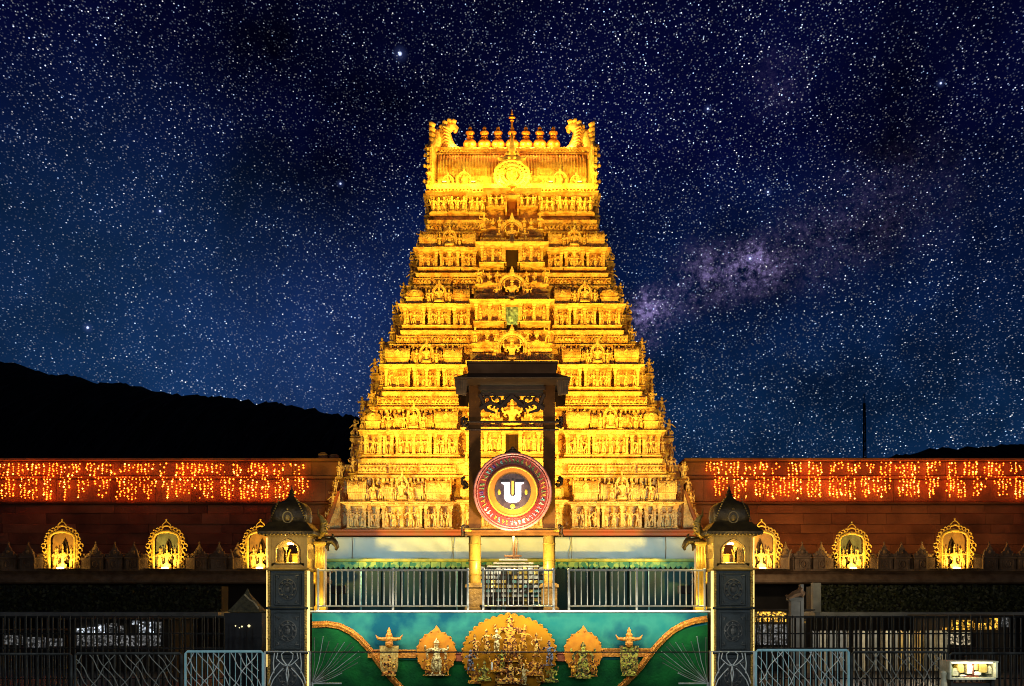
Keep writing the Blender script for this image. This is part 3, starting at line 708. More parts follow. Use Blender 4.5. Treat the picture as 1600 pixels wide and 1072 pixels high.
# cloth, awning, entrance below the tower
tp = MB(); nx, nz = 120, 8; vs = []; fs = []
for j in range(nz+1):
    for k in range(nx+1):
        x = 508+585*k/nx; f = j/nz; y = 839.5+34*f + 1.2*math.sin(k*.35)*f
        dd = 48.9 + .05*math.sin(k*.21+1.7*math.sin(k*.09)+j*.5)*(.3+f) + .03*math.sin(k*.83+2*math.sin(k*.13)-j*.9) + rnd.uniform(-.008, .008)
        vs.append(P(x, y, dd))
for j in range(nz):
    for k in range(nx): a = j*(nx+1)+k; fs.append((a, a+1, a+nx+2, a+nx+1))
tp.add(vs, fs)
o = obj('tarpaulin', tp, TARP, smooth=True); tag(o, 'long pale wrinkled cloth stretched along the foot of the golden tower', 'cloth')
tpo = o
for x_ in (550, 706, 804, 893, 1040):
    q = MB(); q.tube([P(x_, 839, 48.78), P(x_+.6, 856, 48.76), P(x_, 873, 48.72)], .02, 5); obj('seam', q, mat('seam_cord', (.25, .2, .14)), tpo)
sd = o.modifiers.new('thick', 'SOLIDIFY'); sd.thickness = .03
aw = thing('awning', P(800, 890, 47), 'green scalloped awning with yellow trim below the pale cloth', 'awning')
am = MB(); am.stack(PX(503, 47), PX(1098, 47), 47, 48.6, [(0, PZ(878, 47)), (.05, PZ(877, 47)), (.05, PZ(873, 47))]); obj('top_trim', am, YTRIM, aw)
vm = MB()
for k in range(74):
    x0 = 504+8*k; vm.prism([(PX(x0, 47), PZ(878, 47)), (PX(x0+8, 47), PZ(878, 47)), (PX(x0+8, 47), PZ(885, 47)), (PX(x0+6, 47), PZ(888+rnd.uniform(-1, 1), 47)), (PX(x0+4, 47), PZ(889, 47)), (PX(x0+2, 47), PZ(888, 47)), (PX(x0, 47), PZ(885, 47))], 47+.04*(k % 2), 47.10+.04*(k % 2))
obj('valance', vm, mat('valance_print', (.30, .42, .10), (.03, .18, .10), vor=True, scale=6, lo=.2, hi=.8, rough=.7), aw)
en = thing('entrance_screen', P(803, 950, 44), 'glittering white and gold paned entrance screen behind the middle railing', 'entrance')
fr = MB()
for k in range(14): x = 750+8.3*k; fr.bb(PX(x-.7, 44), PX(x+.7, 44), 43.96, 44.06, PZ(955, 44), PZ(882, 44))
for k in range(11): y = 884+7*k; fr.bb(PX(748, 44), PX(860, 44), 43.95, 44.05, PZ(y+.6, 44), PZ(y-.6, 44))
obj('lattice', fr, DARK, en)
PAN = [mat('pane_white', (.85, .85, .75), (.6, .62, .5), rough=.3, scale=6), mat('pane_gold', (.8, .62, .15), (.5, .35, .06), rough=.3, metal=.3, scale=6), mat('pane_teal', (.30, .6, .55), (.12, .3, .28), rough=.3, scale=6), mat('pane_dark', (.04, .06, .05), rough=.3, scale=6)]
for r_ in range(10):
    for k in range(13):
        x = 750.8+8.3*k; y = 891+7*r_; u = rnd.random()
        m_ = PAN[0] if u < .34-.02*r_ else PAN[1] if u < (.66 if r_ < 5 else .40) else PAN[2] if (u < .8 and r_ > 2) else PAN[3]
        if r_ > 6 and rnd.random() < .6: m_ = PAN[3]
        q = MB(); ty = rnd.uniform(-.05, .05); x0, x1, z0, z1 = PX(x, 44), PX(x+6.8, 44), PZ(y, 44), PZ(y-5.6, 44)
        q.add([(x0, 44.07+ty, z0), (x1, 44.07-ty, z0), (x1, 44.07, z1), (x0, 44.07, z1), (x0, 44.15, z0), (x1, 44.15, z0), (x1, 44.15, z1), (x0, 44.15, z1)], [(0, 1, 2, 3), (0, 4, 5, 1), (1, 5, 6, 2), (2, 6, 7, 3), (3, 7, 4, 0)])
        obj('pane', q, m_, en)
hd = MB()
for k in range(3): hd.stack(PX(782-9*k, 43.9), PX(822+9*k, 43.9), 43.5, 44, [(0, PZ(874+5*k+3, 44)), (.06, PZ(874+5*k+2.4, 44)), (.06, PZ(874+5*k+1, 44)), (0, PZ(874+5*k, 44))])
obj('stepped_canopy', hd, CREAM, en)
pf = MB(); pf.tube([P(803, 872, 43.6), P(803, 838, 43.6)], .055, 7)
for (y_, w) in ((869, 15), (873, 10)): pf.tube([P(803-w, y_, 43.6), P(803+w*.8, y_, 43.6)], .05, 6)
pf.tube([P(807, 868, 43.6), P(808, 845, 43.6)], .03, 5)
obj('canopy_finial', pf, mat('finial_brown', (.3, .14, .05), rough=.5), en)
for (x, w_) in ((770, 75), (830, 75)): point('entrance_lamp', P(x, 893, 42.6), w_, (1.0, .88, .62), .15)
bw = thing('base_screen', P(800, 955, 46.4), 'dark green boarded screen below the awning, seen through the railing', 'screen')
for k in range(20):
    x = 504+30*k
    if 735 < x+14 < 862: continue
    q = MB(); q.bb(PX(x+.8, 46.4), PX(x+29, 46.4), 46.4, 46.5, PZ(958, 46.4), PZ(889, 46.4)); obj('board', q, DGREEN, bw)
    q = MB(); q.bb(PX(x-1, 46.2), PX(x+1, 46.2), 46.2, 46.34, PZ(958, 46.2), PZ(889, 46.2)); obj('post', q, PAN[2] if k % 5 == 2 else DGREEN, bw)
for sx in (-1, 1):
    spot('cloth_lamp', (sx*7.0, 41.5, 4.5), (sx*5.0, 49, 4.7), 950, (.55, .90, 1.0), 84, .3, 1.0)
    spot('flood_lamp', (sx*10.6, 45.5, 4.9), (sx*8.2, 50.8, 8.2), 420, AMBER, 80)
point('cloth_lamp', (0, 43.5, 5.0), 200, (1.0, .75, .4), .2)
for x in (-4, 4): point('unseen_fill_light', (x, 44.0, 3.0), 9, (.7, 1.0, .75), .2)  # dim greenish light before the boards, no fixture built

# ------------------------------------------------------------------ ground, hills, mast
gm = MB(); gm.bb(-1500, 1500, -60, 2500, -.3, 0); o = obj('ground', gm, PAVE); o['kind'] = 'structure'
def hill(name, ridge, D, depth):
    mb = MB(); xs = []; n_ = 520; rows = 10; vs = []; fs = []
    x0, x1 = ridge[0][0], ridge[-1][0]
    nseed = rnd.random()*100
    for j in range(rows+1):
        f = j/rows
        for k in range(n_+1):
            x = x0+(x1-x0)*k/n_
            for (a, b) in zip(ridge[:-1], ridge[1:]):
                if a[0] <= x <= b[0]: y = a[1]+(b[1]-a[1])*(x-a[0])/(b[0]-a[0]); break
            zt = PZ(y, D) + rnd.uniform(-.8, 1.2)*D/700 + math.sin(k*.21+nseed)*.6 + math.sin(k*.057+nseed)*1.2
            vs.append(((x-800)*D/F, D-depth*(1-f), zt*math.sin(f*math.pi/2)-1 + (rnd.uniform(-2, 2) if 0 < f < 1 else 0)))
    for k in range(n_+1):
        x = x0+(x1-x0)*k/n_; vs.append(((x-800)*D/F, D+depth, -1))
    for j in range(rows+1):
        for k in range(n_): a = j*(n_+1)+k; fs.append((a, a+1, a+n_+2, a+n_+1))
    mb.add(vs, fs); o = obj(name, mb, HILL); o['kind'] = 'structure'; return o
hill('hill', [(-900, 640), (-500, 560), (-200, 552), (0, 571), (30, 577), (42, 574), (100, 589), (200, 607), (300, 626), (400, 637), (470, 642), (560, 655), (680, 690), (900, 760), (1100, 800)], 700, 260)
hill('hill', [(1200, 800), (1330, 725), (1400, 712), (1450, 706), (1520, 706), (1600, 696), (1900, 660), (2300, 700), (2600, 760)], 900, 260)
ms = thing('radio_mast', P(1352, 960, 120), 'slender dark mast rising behind the right-hand wall', 'mast')
mm = MB()
for (dx, dy) in ((-.35, 0), (.35, 0), (0, .5)): mm.tube([Vector((PX(1353, 120)+dx, 120+dy, 0)), Vector((PX(1350.5, 120)+dx*.25, 120+dy*.25, PZ(630, 120)))], .07, 5)
obj('lattice_leg', mm, HILL, ms)
mm = MB()
for k in range(26):
    z = k*1.0; w = .35*(1-.03*k); x = PX(1353, 120)-(.19/26)*k; mm.tube([(x-w, 120, z), (x+w, 120, z+.9)], .04, 4); mm.tube([(x-w, 120, z+.9), (x+w, 120, z+.9)], .04, 4)
obj('lattice_brace', mm, HILL, ms)
mm = MB(); mm.tube([(PX(1350.5, 120), 120.1, PZ(632, 120)), (PX(1350.5, 120), 120.1, PZ(615, 120))], .05, 5); obj('antenna', mm, HILL, ms)

# ------------------------------------------------------------------ the enclosure walls with blocks and fairy lights
BLK = {}
def block_mesh(w, h, d, m_, key):
    if key in BLK: return BLK[key]
    mb = MB(); b = .03; mb.stack(-w/2+b, w/2-b, -d+b, 0, [(b*.4, 0), (b, b*.5), (b, h-b*.5), (b*.4, h)]); BLK[key] = mb.mesh('block', m_); return BLK[key]
def enclosure(sx, x0, x1, label):
    D = 54.0; s = D/F
    w_ = thing('enclosure_wall', (PX((x0+x1)/2, D), D, 0), label, 'wall')
    c = MB(); c.bb(PX(x0, D), PX(x1, D), D+.02, D+2, 0, PZ(719, D)); obj('wall_core', c, JOINT, w_)
    cp = MB(); cp.stack(PX(x0, D), PX(x1, D), D-.12, D+2, [(0, PZ(721, D)), (.08, PZ(720, D)), (.08, PZ(717, D)), (0, PZ(716, D))]); obj('coping', cp, WALLS[1], w_)
    for y in (745, 785):
        st_ = MB(); st_.stack(PX(x0, D), PX(x1, D), D-.10, D+.1, [(0, PZ(y+3, D)), (.06, PZ(y+2, D)), (.08, PZ(y, D)), (0, PZ(y-1, D))]); obj('string_course', st_, WALLS[2 if y == 785 else 1], w_)
    hs_ = [0, 13, 30, 44, 62, 75, 91, 107]; rows = [(722, 743.5), (749, 783.5)] + [(789+a_, 789+b_) for a_, b_ in zip(hs_[:-1], hs_[1:])]
    lim = (-40, 531) if sx < 0 else (1071, 1640)
    for ri, (ya, yb2) in enumerate(rows):
        cx = lim[0] - rnd.uniform(0, 30)
        while cx < lim[1]:
            w = rnd.choice((30, 44, 56, 70, 84)); a = max(cx, lim[0]); b = min(cx+w, lim[1])
            if b-a > 10:
                mb_ = rnd.choice(WALLS); wm = (b-a)*s-.015; hm = (yb2-ya)*s-.015; key = (round(wm, 2), ri, mb_.name)
                me = block_mesh(wm, hm, .10, mb_, key)
                inst('block', me, w_, (PX((a+b)/2, D), D+.03+rnd.uniform(-.015, .02), PZ(yb2, D)))
            cx += w
    return w_
enclosure(-1, -700, 531, 'left stone enclosure wall in red-brown glow, hung with orange fairy lights')
enclosure(1, 1071, 2300, 'right stone enclosure wall in orange-brown glow, hung with orange fairy lights')
for (x, y, h_) in ((503, 717, 12), (521, 717, 9)):
    o = MB(); z = PZ(y, 54); k = 54/F
    o.stack(PX(x, 54)-.22, PX(x, 54)+.22, 54.2, 54.6, [(0, z), (.05, z+.05), (0, z+.1), (-.02, z+h_*k*.6), (.03, z+h_*k*.66), (-.12, z+h_*k)])
    o.ball((PX(x-4, 54), 54.3, z+h_*k*.5), .14, 7, 5)
    o = obj('wall_ornament', o, PARAP); tag(o, ('wider' if h_ > 10 else 'narrower') + ' small stone ornament on top of the left wall beside the tower', 'ornament')
def fairy(sx, row, xs, y0, y1):
    D = 53.72; s = D/F; clusters = []; x, end = xs
    while x < end-14:
        w = rnd.choice((10, 14, 18, 18, 24, 30)); clusters.append((x, min(x+w, end))); x += w + rnd.choice((7, 9, 12, 15))
    side = 'left' if sx < 0 else 'right'
    for ci, (a, b) in enumerate(clusters):
        t = thing('fairy_light_string', P((a+b)/2, y0, D), '%s orange fairy light cluster from left, %s row, %s wall' % (ORD[ci] if ci < len(ORD) else 'last', row, side), 'string lights', 'fairy light clusters on the ' + side + ' wall')
        wm = MB(); bm = MB(); n_ = max(1, round((b-a)/6.5)); shape = rnd.choice(('full', 'u', 'v', 'steps', 'full', 'full'))
        wm.tube([P(a, y0, D), P((a+b)/2, y0+1.2, D), P(b, y0, D)], .014, 4)
        if row == 'lower':
            for k in range(int((b-a)/5)): bm.octa(P(a+5*k+rnd.uniform(-1, 1), y0-2+rnd.uniform(-.6, .6), D), s*.9)
        for k in range(n_+1):
            f = k/n_; x = a+(b-a)*f
            bm.cur = 0; ln = {'full': 1, 'u': .72+.28*math.sin(math.pi*f), 'v': .45+.55*math.sin(math.pi*f), 'steps': 1-.5*f}[shape]*(y1-y0)*rnd.uniform(.85, 1.0)
            wm.tube([P(x, y0, D), P(x+rnd.uniform(-1, 1), y0+ln, D)], .010, 3)
            y = y0+rnd.uniform(0, 3)
            while y < y0+ln:
                if rnd.random() < .80:
                    bm.cur = 1 if rnd.random() < .2 else 0
                    q = P(x+rnd.uniform(-1.3, 1.3), y, D-rnd.uniform(.0, .10)); bm.octa(q, s*(rnd.uniform(.9, 1.9)))
                y += rnd.uniform(2.6, 4.6)
        obj('wire', wm, WIRE, t); o = obj('bulb', bm, [BULB, BULBH], t); o['kind'] = 'stuff'
fairy(-1, 'upper', (-38, 493), 724, 745); fairy(-1, 'lower', (-30, 480), 748, 782)
fairy(1, 'upper', (1104, 1636), 722, 744); fairy(1, 'lower', (1118, 1636), 747, 780)

# ------------------------------------------------------------------ cloister roof with parapet and image niches
DM = 44.0
def cloister(x0, x1, label, lit):
    t = thing('cloister_roof', (PX((x0+x1)/2, DM), DM, 0), label, 'building')
    c = MB(); c.stack(PX(x0, DM), PX(x1, DM), DM, DM+8, [(0, PZ(912, DM)), (.10, PZ(910, DM)), (.12, PZ(906, DM)), (.0, PZ(900, DM)), (-.1, PZ(897, DM)), (.02, PZ(894, DM)), (.14, PZ(892, DM)), (.14, PZ(890, DM))])
    obj('cornice', c, PARAP, t)
    c = MB(); c.bb(PX(x0, DM), PX(x1, DM), DM+1.5, DM+8, 0, PZ(912, DM)-.01); obj('back_wall', c, BLACKR, t)
    c = MB(); c.bb(PX(x0, DM), PX(x1, DM), DM+.25, DM+.45, PZ(890, DM)+.004, PZ(868, DM)); obj('parapet_wall', c, PARAP, t)
    c = MB(); c.stack(PX(x0, DM), PX(x1, DM), DM+.22, DM+.48, [(0, PZ(868, DM)+.003), (.06, PZ(867, DM)), (.06, PZ(865, DM)), (0, PZ(864.5, DM))]); obj('parapet_coping', c, PARAP, t)
    return t
cl = cloister(-700, 500, 'low dark cloister roof with parapet in front of the left wall', 0)
cr_ = cloister(1098, 2300, 'low cloister roof with pale parapet in front of the right wall', 1)
def merlon_mesh():
    s = DM/F; mb = MB()
    mb.bb(-12*s, 12*s, -.04, .14, 0, 16*s)
    mb.stack(-12*s, 12*s, -.05, .15, [(0, 16*s), (.05, 17*s), (.05, 19*s), (-.02, 20*s)])
    pl = [(-13, 20), (-14, 23), (-11, 25), (-9, 24), (-8, 28), (-5, 29), (-4, 33), (-2, 35), (0, 41), (2, 35), (4, 33), (5, 29), (8, 28), (9, 24), (11, 25), (14, 23), (13, 20)]
    mb.prism([(x*s, z*s) for x, z in pl], -.02, .12)
    mb.ball((0, -.05, 27*s), 3.4*s, 7, 5); mb.ball((0, 0.05, 42*s), 1.6*s, 6, 4)
    for q in (-1, 1): mb.ball((q*8*s, -.04, 23*s), 2*s, 6, 4)
    mb.bb(-9*s, -6*s, -.08, -.03, 1*s, 15*s); mb.bb(6*s, 9*s, -.08, -.03, 1*s, 15*s); mb.tube([(4*s*math.cos(a), -.06, 8*s+5*s*math.sin(a)) for a in [k*math.pi/4 for k in range(8)]], .03, 4, closed=True)
    return mb.mesh('merlon', PARAP)
MER = merlon_mesh()
for par, xl in ((cl, (-25, 14, 45, 150, 180, 210, 312, 343, 372)), (cr_, (1227, 1253, 1283, 1381, 1408, 1440, 1545, 1573, 1600, 1628))):
    for x in xl: inst('merlon', MER, par, P(x, 890, DM-.0)+Vector((0, -.08, .006)))
SHFIG = make_figs(mat('shrine_gilt', (.85, .60, .22), (.6, .35, .1), rough=.5, scale=8), 'shrine_figure')
SHSEAT = seated('shrine_seated', mat('shrine_gilt', (1, 1, 1)))
GILT2 = mat('shrine_frame_gilt', (.85, .58, .15), (.6, .34, .06), rough=.45, scale=9, bump=.01)
NICHEB = mat('niche_back', (.42, .22, .08), (.25, .14, .08), rough=.8, scale=3)
NICHEG = mat('niche_back_grey', (.20, .22, .20), (.10, .10, .08), rough=.8, scale=3)
def shrine(x, lab, sc=1.0, D=43.55):
    s = D/F*sc; b = P(x, 890, D)+Vector((0, 0, .012)); t = thing('niche_shrine', b, lab, 'shrine', 'lit niche shrines on the parapet')
    bx, by, bz = b
    fr = MB(); out = [(-20, 0), (-20, 48), (-17, 54), (-11, 57), (-6, 58), (0, 60), (6, 58), (11, 57), (17, 54), (20, 48), (20, 0)]
    fr.tube([(bx+x_*s, by, bz+z_*s) for x_, z_ in out], 2.0*s, 7); fr.tube([(bx+x_*1.13*s, by+.03, bz+z_*1.035*s) for x_, z_ in out], 1.0*s, 6)
    obj('arch_frame', fr, GILT2, t)
    sw = MB()
    for q in (-1, 1):
        for (x_, z_, r_) in ((25, 4, 3), (24, 10, 2.5), (25, 16, 3), (26, 23, 3.2), (28, 30, 3.6), (29.5, 37, 3.4), (26, 42, 2.6), (25, 48, 3), (23, 54, 2.8), (19, 59, 2.8), (14, 62, 2.8), (9, 64, 2.8)):
            sw.tube([(bx+(q*(x_+r_*math.cos(a)))*s, by+.02, bz+(z_+r_*math.sin(a))*s) for a in [k*.9-.6*q for k in range(7)]], 1.0*s, 5)
        sw.tube([(bx+q*x_*s, by, bz+z_*s) for x_, z_ in ((7, 65), (6, 70), (3, 73), (0, 75))], .9*s, 5)
    sw.tube([(bx-7*s, by, bz+66*s), (bx, by, bz+68*s), (bx+7*s, by, bz+66*s)], 1.4*s, 6)
    sw.ball((bx, by, bz+77.5*s), 1.6*s, 7, 5); sw.ball((bx, by-.05, bz+59*s), 5*s, 9, 5, (1.3, .5, .6))
    obj('scrollwork', sw, GILT2, t)
    bk = MB(); bk.prism([(bx+x_*s, bz+z_*s) for x_, z_ in reversed(out)], by+.32, by+.40); obj('niche_back', bk, NICHEG if x in (260, 1331) else NICHEB, t)
    fl = MB(); fl.stack(bx-33*s, bx+33*s, by-.28, by+.30, [(0, bz-.008), (.02, bz), (.02, bz+.03)]); obj('ledge', fl, PARAP, t)
    for q in (-1, 1):
        wg = MB(); wg.bb(bx+q*36*s-6*s, bx+q*36*s+6*s, by+.02, by+.12, bz+.004, bz+17*s); wg.tube([(bx+q*43*s, by, bz), (bx+q*43*s, by, bz+18*s), (bx+q*45*s, by, bz+26*s), (bx+q*47*s, by, bz+31*s)], 1.1*s, 6); wg.tube([(bx+q*30*s, by, bz+17.5*s), (bx+q*43*s, by, bz+17.5*s)], .9*s, 5)
        obj('wing_panel', wg, PARAP, t)
    for (dx, h_, f_) in ((-12, 33, 1), (12, 33, 3)): inst('statue', SHFIG[f_], t, (bx+dx*s, by+.14, bz+.03), 0, (h_*s*1.25, h_*s*.8, h_*s))
    inst('statue', SHSEAT, t, (bx, by+.06, bz+.03), 0, (30*s, 22*s, 50*s), label='seated crowned deity between two attendants')
    bkk = MB(); bkk.prism([(bx+x_*s, bz+z_*s) for x_, z_ in reversed([(-9, 0), (-8, 22), (-4, 40), (0, 48), (4, 40), (8, 22), (9, 0)])], by+.24, by+.28); obj('dark_halo', bkk, DARK, t)
    lm = MB(); lm.bb(bx-5*s, bx+5*s, by-.24, by-.12, bz+.034, bz+2.2*s); obj('lamp', lm, LAMPG, t)
    point('niche_lamp', (bx, by-.30, bz+.18), 34, (1.0, .66, .13), .06)
    spot('niche_lamp', (bx, by-1.3, bz-.02), (bx, by, bz+.95), 300, (1.0, .64, .09), 74, .06, .4)
    return t
shrine(97, 'golden lit niche shrine nearest the left end of the parapet')
shrine(260, 'golden lit niche shrine in the middle of the left parapet, clear of the lamp pillar')
shrine(407, 'golden lit niche shrine half hidden behind the left domed lamp pillar')
shrine(1190, 'golden lit niche shrine half hidden behind the right domed lamp pillar')
shrine(1331, 'golden lit niche shrine with dark grey back in the middle of the right parapet', .95)
shrine(1492, 'golden lit niche shrine nearest the right end of the parapet', 1.02)

# hedges, slabs, things in the shade under the cloister
def hedge(x0, x1, label, D=38.0, dens_=1.0):
    t = thing('hedge_planter', (PX((x0+x1)/2, D), D, 0), label, 'hedge')
    s = D/F; sl = MB(); sl.stack(PX(x0, D), PX(x1, D), D-.5, D+1, [(0, PZ(963, D)), (.06, PZ(962, D)), (.06, PZ(957, D)), (0, PZ(956, D))]); obj('slab', sl, SLAB, t)
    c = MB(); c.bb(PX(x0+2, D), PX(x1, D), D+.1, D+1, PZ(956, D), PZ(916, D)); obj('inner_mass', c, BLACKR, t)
    lf = MB(); n_ = int((min(x1, 1640)-max(x0, -40))*9*dens_); a = max(x0, -40); b = min(x1, 1640)
    for k in range(n_):
        x = rnd.uniform(a+2, b); y = rnd.uniform(915, 956); q = P(x, y, D-rnd.uniform(-.1, .35)); r_ = rnd.uniform(.05, .10)
        n1 = Vector((rnd.uniform(-1, 1), rnd.uniform(-.6, .6), rnd.uniform(-1, 1))).normalized()*r_; n2 = n1.cross(Vector((rnd.uniform(-1, 1), -1.5, rnd.uniform(-1, 1))).normalized())*.6
        lf.add([q-n1, q+n2, q+n1, q-n2], [(0, 1, 2, 3)])
    o = obj('foliage', lf, LEAF, t); o['kind'] = 'stuff'
    return t
hr = hedge(1270, 2200, 'clipped dark leafy hedge in a pale planter under the right cloister roof')
q = MB(); q.bb(PX(1267, 37.6), PX(1279, 37.6), 37.3, 37.6, PZ(957, 37.6), PZ(911, 37.6)); obj('planter_end', q, SLAB, hr)
hedge(-700, 345, 'nearly black creeper hedge on a pale ledge under the left cloister roof', dens_=.6)
# post with carved bracket at right
pk = thing('bracket_post', P(1243, 985, 30), 'pale square post with a carved bracket and cap right of the right lamp pillar', 'post')
k = 30/F
q = MB(); q.stack(PX(1236, 30), PX(1250, 30), 30, 30.26, [(.05, 0), (.05, .3), (0, .35), (0, PZ(940, 30)), (.06, PZ(938, 30)), (.06, PZ(934, 30)), (-.03, PZ(930, 30))]); obj('shaft', q, SLAB, pk)
q = MB(); q.tube([P(1256, 930, 30), P(1249, 926, 30), P(1240, 929, 30), P(1232, 934, 30), P(1228, 930, 30)], [.10, .12, .10, .08, .03], 8); q.tube([P(1247, 928, 30), P(1251, 920, 30), P(1249, 916, 30)], [.09, .08, .03], 7); obj('carved_bracket', q, PARAP, pk)
q = MB(); q.bb(PX(1251, 30), PX(1256, 30), 30, 30.2, 0, PZ(913, 30)); obj('back_post', q, SLAB, pk)
# lit stalls behind the iron fences
def stall(x0, x1, label, D, panels, mats_, roofy):
    t = thing('lit_stall', (PX((x0+x1)/2, D), D, 0), label, 'stall')
    q = MB(); q.bb(PX(x0, D), PX(x1, D), D+.3, D+2.5, 0, PZ(roofy+2, D)); obj('stall_body', q, BLACKR, t)
    q = MB(); q.stack(PX(x0-3, D), PX(x1+3, D), D-.3, D+2.6, [(0, PZ(roofy+2, D)+.003), (.1, PZ(roofy+1, D)), (.1, PZ(roofy-1, D))]); obj('stall_roof', q, BLACKR, t)
    for (a, b, ya, yb2, mi) in panels:
        q = MB(); q.bb(PX(a, D), PX(b, D), D+.16, D+.26, PZ(yb2, D), PZ(ya, D)); obj('lit_panel', q, mats_[mi], t)
        q = MB()
        for xx in (a, b): q.bb(PX(xx-.5, D), PX(xx+.5, D), D+.10, D+.158, PZ(yb2, D), PZ(ya, D))
        obj('panel_post', q, IRON, t)
LC2 = mat('lit_goods_cool', (.4, .4, .42), (.02, .02, .02), rough=.6, scale=9, emis=(.6, .65, .75), estr=.10)
def goods(name, c1, e, st_, sc):  # emission patches stand in for lamplight on goods and counters
    m = mat(name, c1, (.0, .0, .0), rough=.5); t = m.node_tree; b = t.nodes['Principled BSDF']
    geo = t.nodes.new('ShaderNodeNewGeometry'); v = t.nodes.new('ShaderNodeTexVoronoi'); v.inputs['Scale'].default_value = sc; t.links.new(geo.outputs['Position'], v.inputs['Vector'])
    s1 = t.nodes.new('ShaderNodeSeparateColor'); t.links.new(v.outputs['Color'], s1.inputs[0])
    p = t.nodes.new('ShaderNodeMath'); p.operation = 'POWER'; p.inputs[1].default_value = 3; t.links.new(s1.outputs[0], p.inputs[0])
    m2 = t.nodes.new('ShaderNodeMath'); m2.operation = 'MULTIPLY'; m2.inputs[1].default_value = st_; t.links.new(p.outputs[0], m2.inputs[0])
    b.inputs['Emission Color'].default_value = (*e, 1); t.links.new(m2.outputs[0], b.inputs['Emission Strength']); return m
G1 = goods('lit_counter_cool', (.3, .3, .3), (.8, .88, 1.0), 1.6, 20.0); G2 = goods('lit_counter_gold', (.3, .2, .05), (1.0, .50, .05), 2.6, 20.0); G3 = goods('lit_counter_cream', (.3, .28, .2), (1.0, .8, .5), 1.0, 22.0); G4 = goods('lit_counter_dim', (.2, .2, .2), (.75, .75, .75), .35, 24.0)
stall(105, 262, 'stall with cool white lit windows behind the left iron fence', 32, [(116, 132, 982, 989, 0), (133, 147, 980, 990, 0), (148, 162, 976, 990, 0), (163, 178, 974, 990, 2), (180, 192, 978, 990, 2), (203, 213, 970, 976, 0), (214, 227, 972, 989, 0), (229, 239, 972, 989, 0), (240, 251, 972, 989, 2), (116, 250, 993, 1010, 2)], [G1, LITCOOL, G4], 967)
stall(0, 98, 'dim counter glinting behind the far left end of the iron fence', 34, [(2, 30, 993, 1008, 0), (34, 66, 996, 1012, 0), (70, 96, 998, 1010, 0)], [G4], 985)
stall(1178, 1260, 'stall with shelves of golden goods just right of the right lamp pillar', 32, [(1180, 1231, 956, 963, 0), (1180, 1231, 965, 972, 0), (1180, 1232, 976, 1008, 1), (1251, 1262, 968, 974, 0)], [G2, G4], 953)
stall(1478, 1582, 'stall with orange lit counter behind the far right iron fence', 32, [(1492, 1524, 969, 980, 0), (1478, 1524, 981, 984, 0), (1527, 1546, 974, 984, 0), (1548, 1564, 966, 984, 0), (1478, 1522, 988, 1008, 1), (1566, 1580, 964, 980, 2)], [G2, G3, G4], 962)
ls = thing('slatted_screen', (PX(1390, 31), 31, 0), 'row of upright cream slats catching light behind the right iron fence', 'screen')
SLATS = [CREAM, mat('slat_grey', (.30, .30, .27), (.2, .2, .18), rough=.6), mat('slat_gold', (.6, .42, .14), rough=.5)]
x = 1268
while x < 1480:
    q = MB(); w = rnd.uniform(3.5, 6.5); q.stack(PX(x, 31), PX(x+w, 31), 31, 31.08, [(0, .1), (0, PZ(987+rnd.uniform(-2, 6), 31)), (-.02, PZ(985.5, 31))]); obj('slat', q, rnd.choice(SLATS[:2] if x < 1400 else SLATS), ls); x += w+rnd.uniform(1.5, 4.5)
q = MB(); q.bb(PX(1264, 31), PX(1482, 31), 31.1, 31.16, .4, .5); obj('rail', q, IRON, ls)
point('screen_lamp', (PX(1440, 30), 29.6, 1.9), 110, (1.0, .85, .55), .2); point('screen_lamp', (PX(1320, 30), 29.6, 1.9), 45, (1.0, .95, .85), .2)
# hut
ht = thing('guard_hut', (PX(379, 24), 24, 0), 'small dark hut with a peaked tiled roof left of the left lamp pillar', 'hut')
q = MB(); q.bb(PX(350, 24), PX(409, 24), 24, 25, 0, PZ(958, 24)); obj('wall', q, mat('hut_navy', (.012, .016, .03), rough=.6), ht)
q = MB(); yy = 24.45
q.lathe(PX(379, 24), yy, [(.52, PZ(957, 24)), (.53, PZ(954, 24)), (.45, PZ(951, 24)), (.20, PZ(935, 24)), (.08, PZ(927, 24)), (.05, PZ(924, 24)), (.01, PZ(919, 24))], 4, rot=0); obj('roof', q, mat('hut_roof', (.13, .125, .08), (.06, .06, .04), rough=.8, scale=14, bump=.02), ht)
q = MB(); q.tube([P(382, 929, 23.9), P(390, 937, 23.9), P(396, 940, 23.9), P(404, 951, 23.9)], .018, 5); obj('roof_ridge', q, CREAM, ht)
q = MB()
for (x, y, r_) in ((368, 978, .02), (378, 979, .025), (389, 978, .04), (374, 981, .015)): q.octa(P(x, y, 23.96), r_)
obj('window_lamp', q, mat('dim_bulb', (1, .9, .6), emis=(1, .85, .45), estr=1.2), ht)

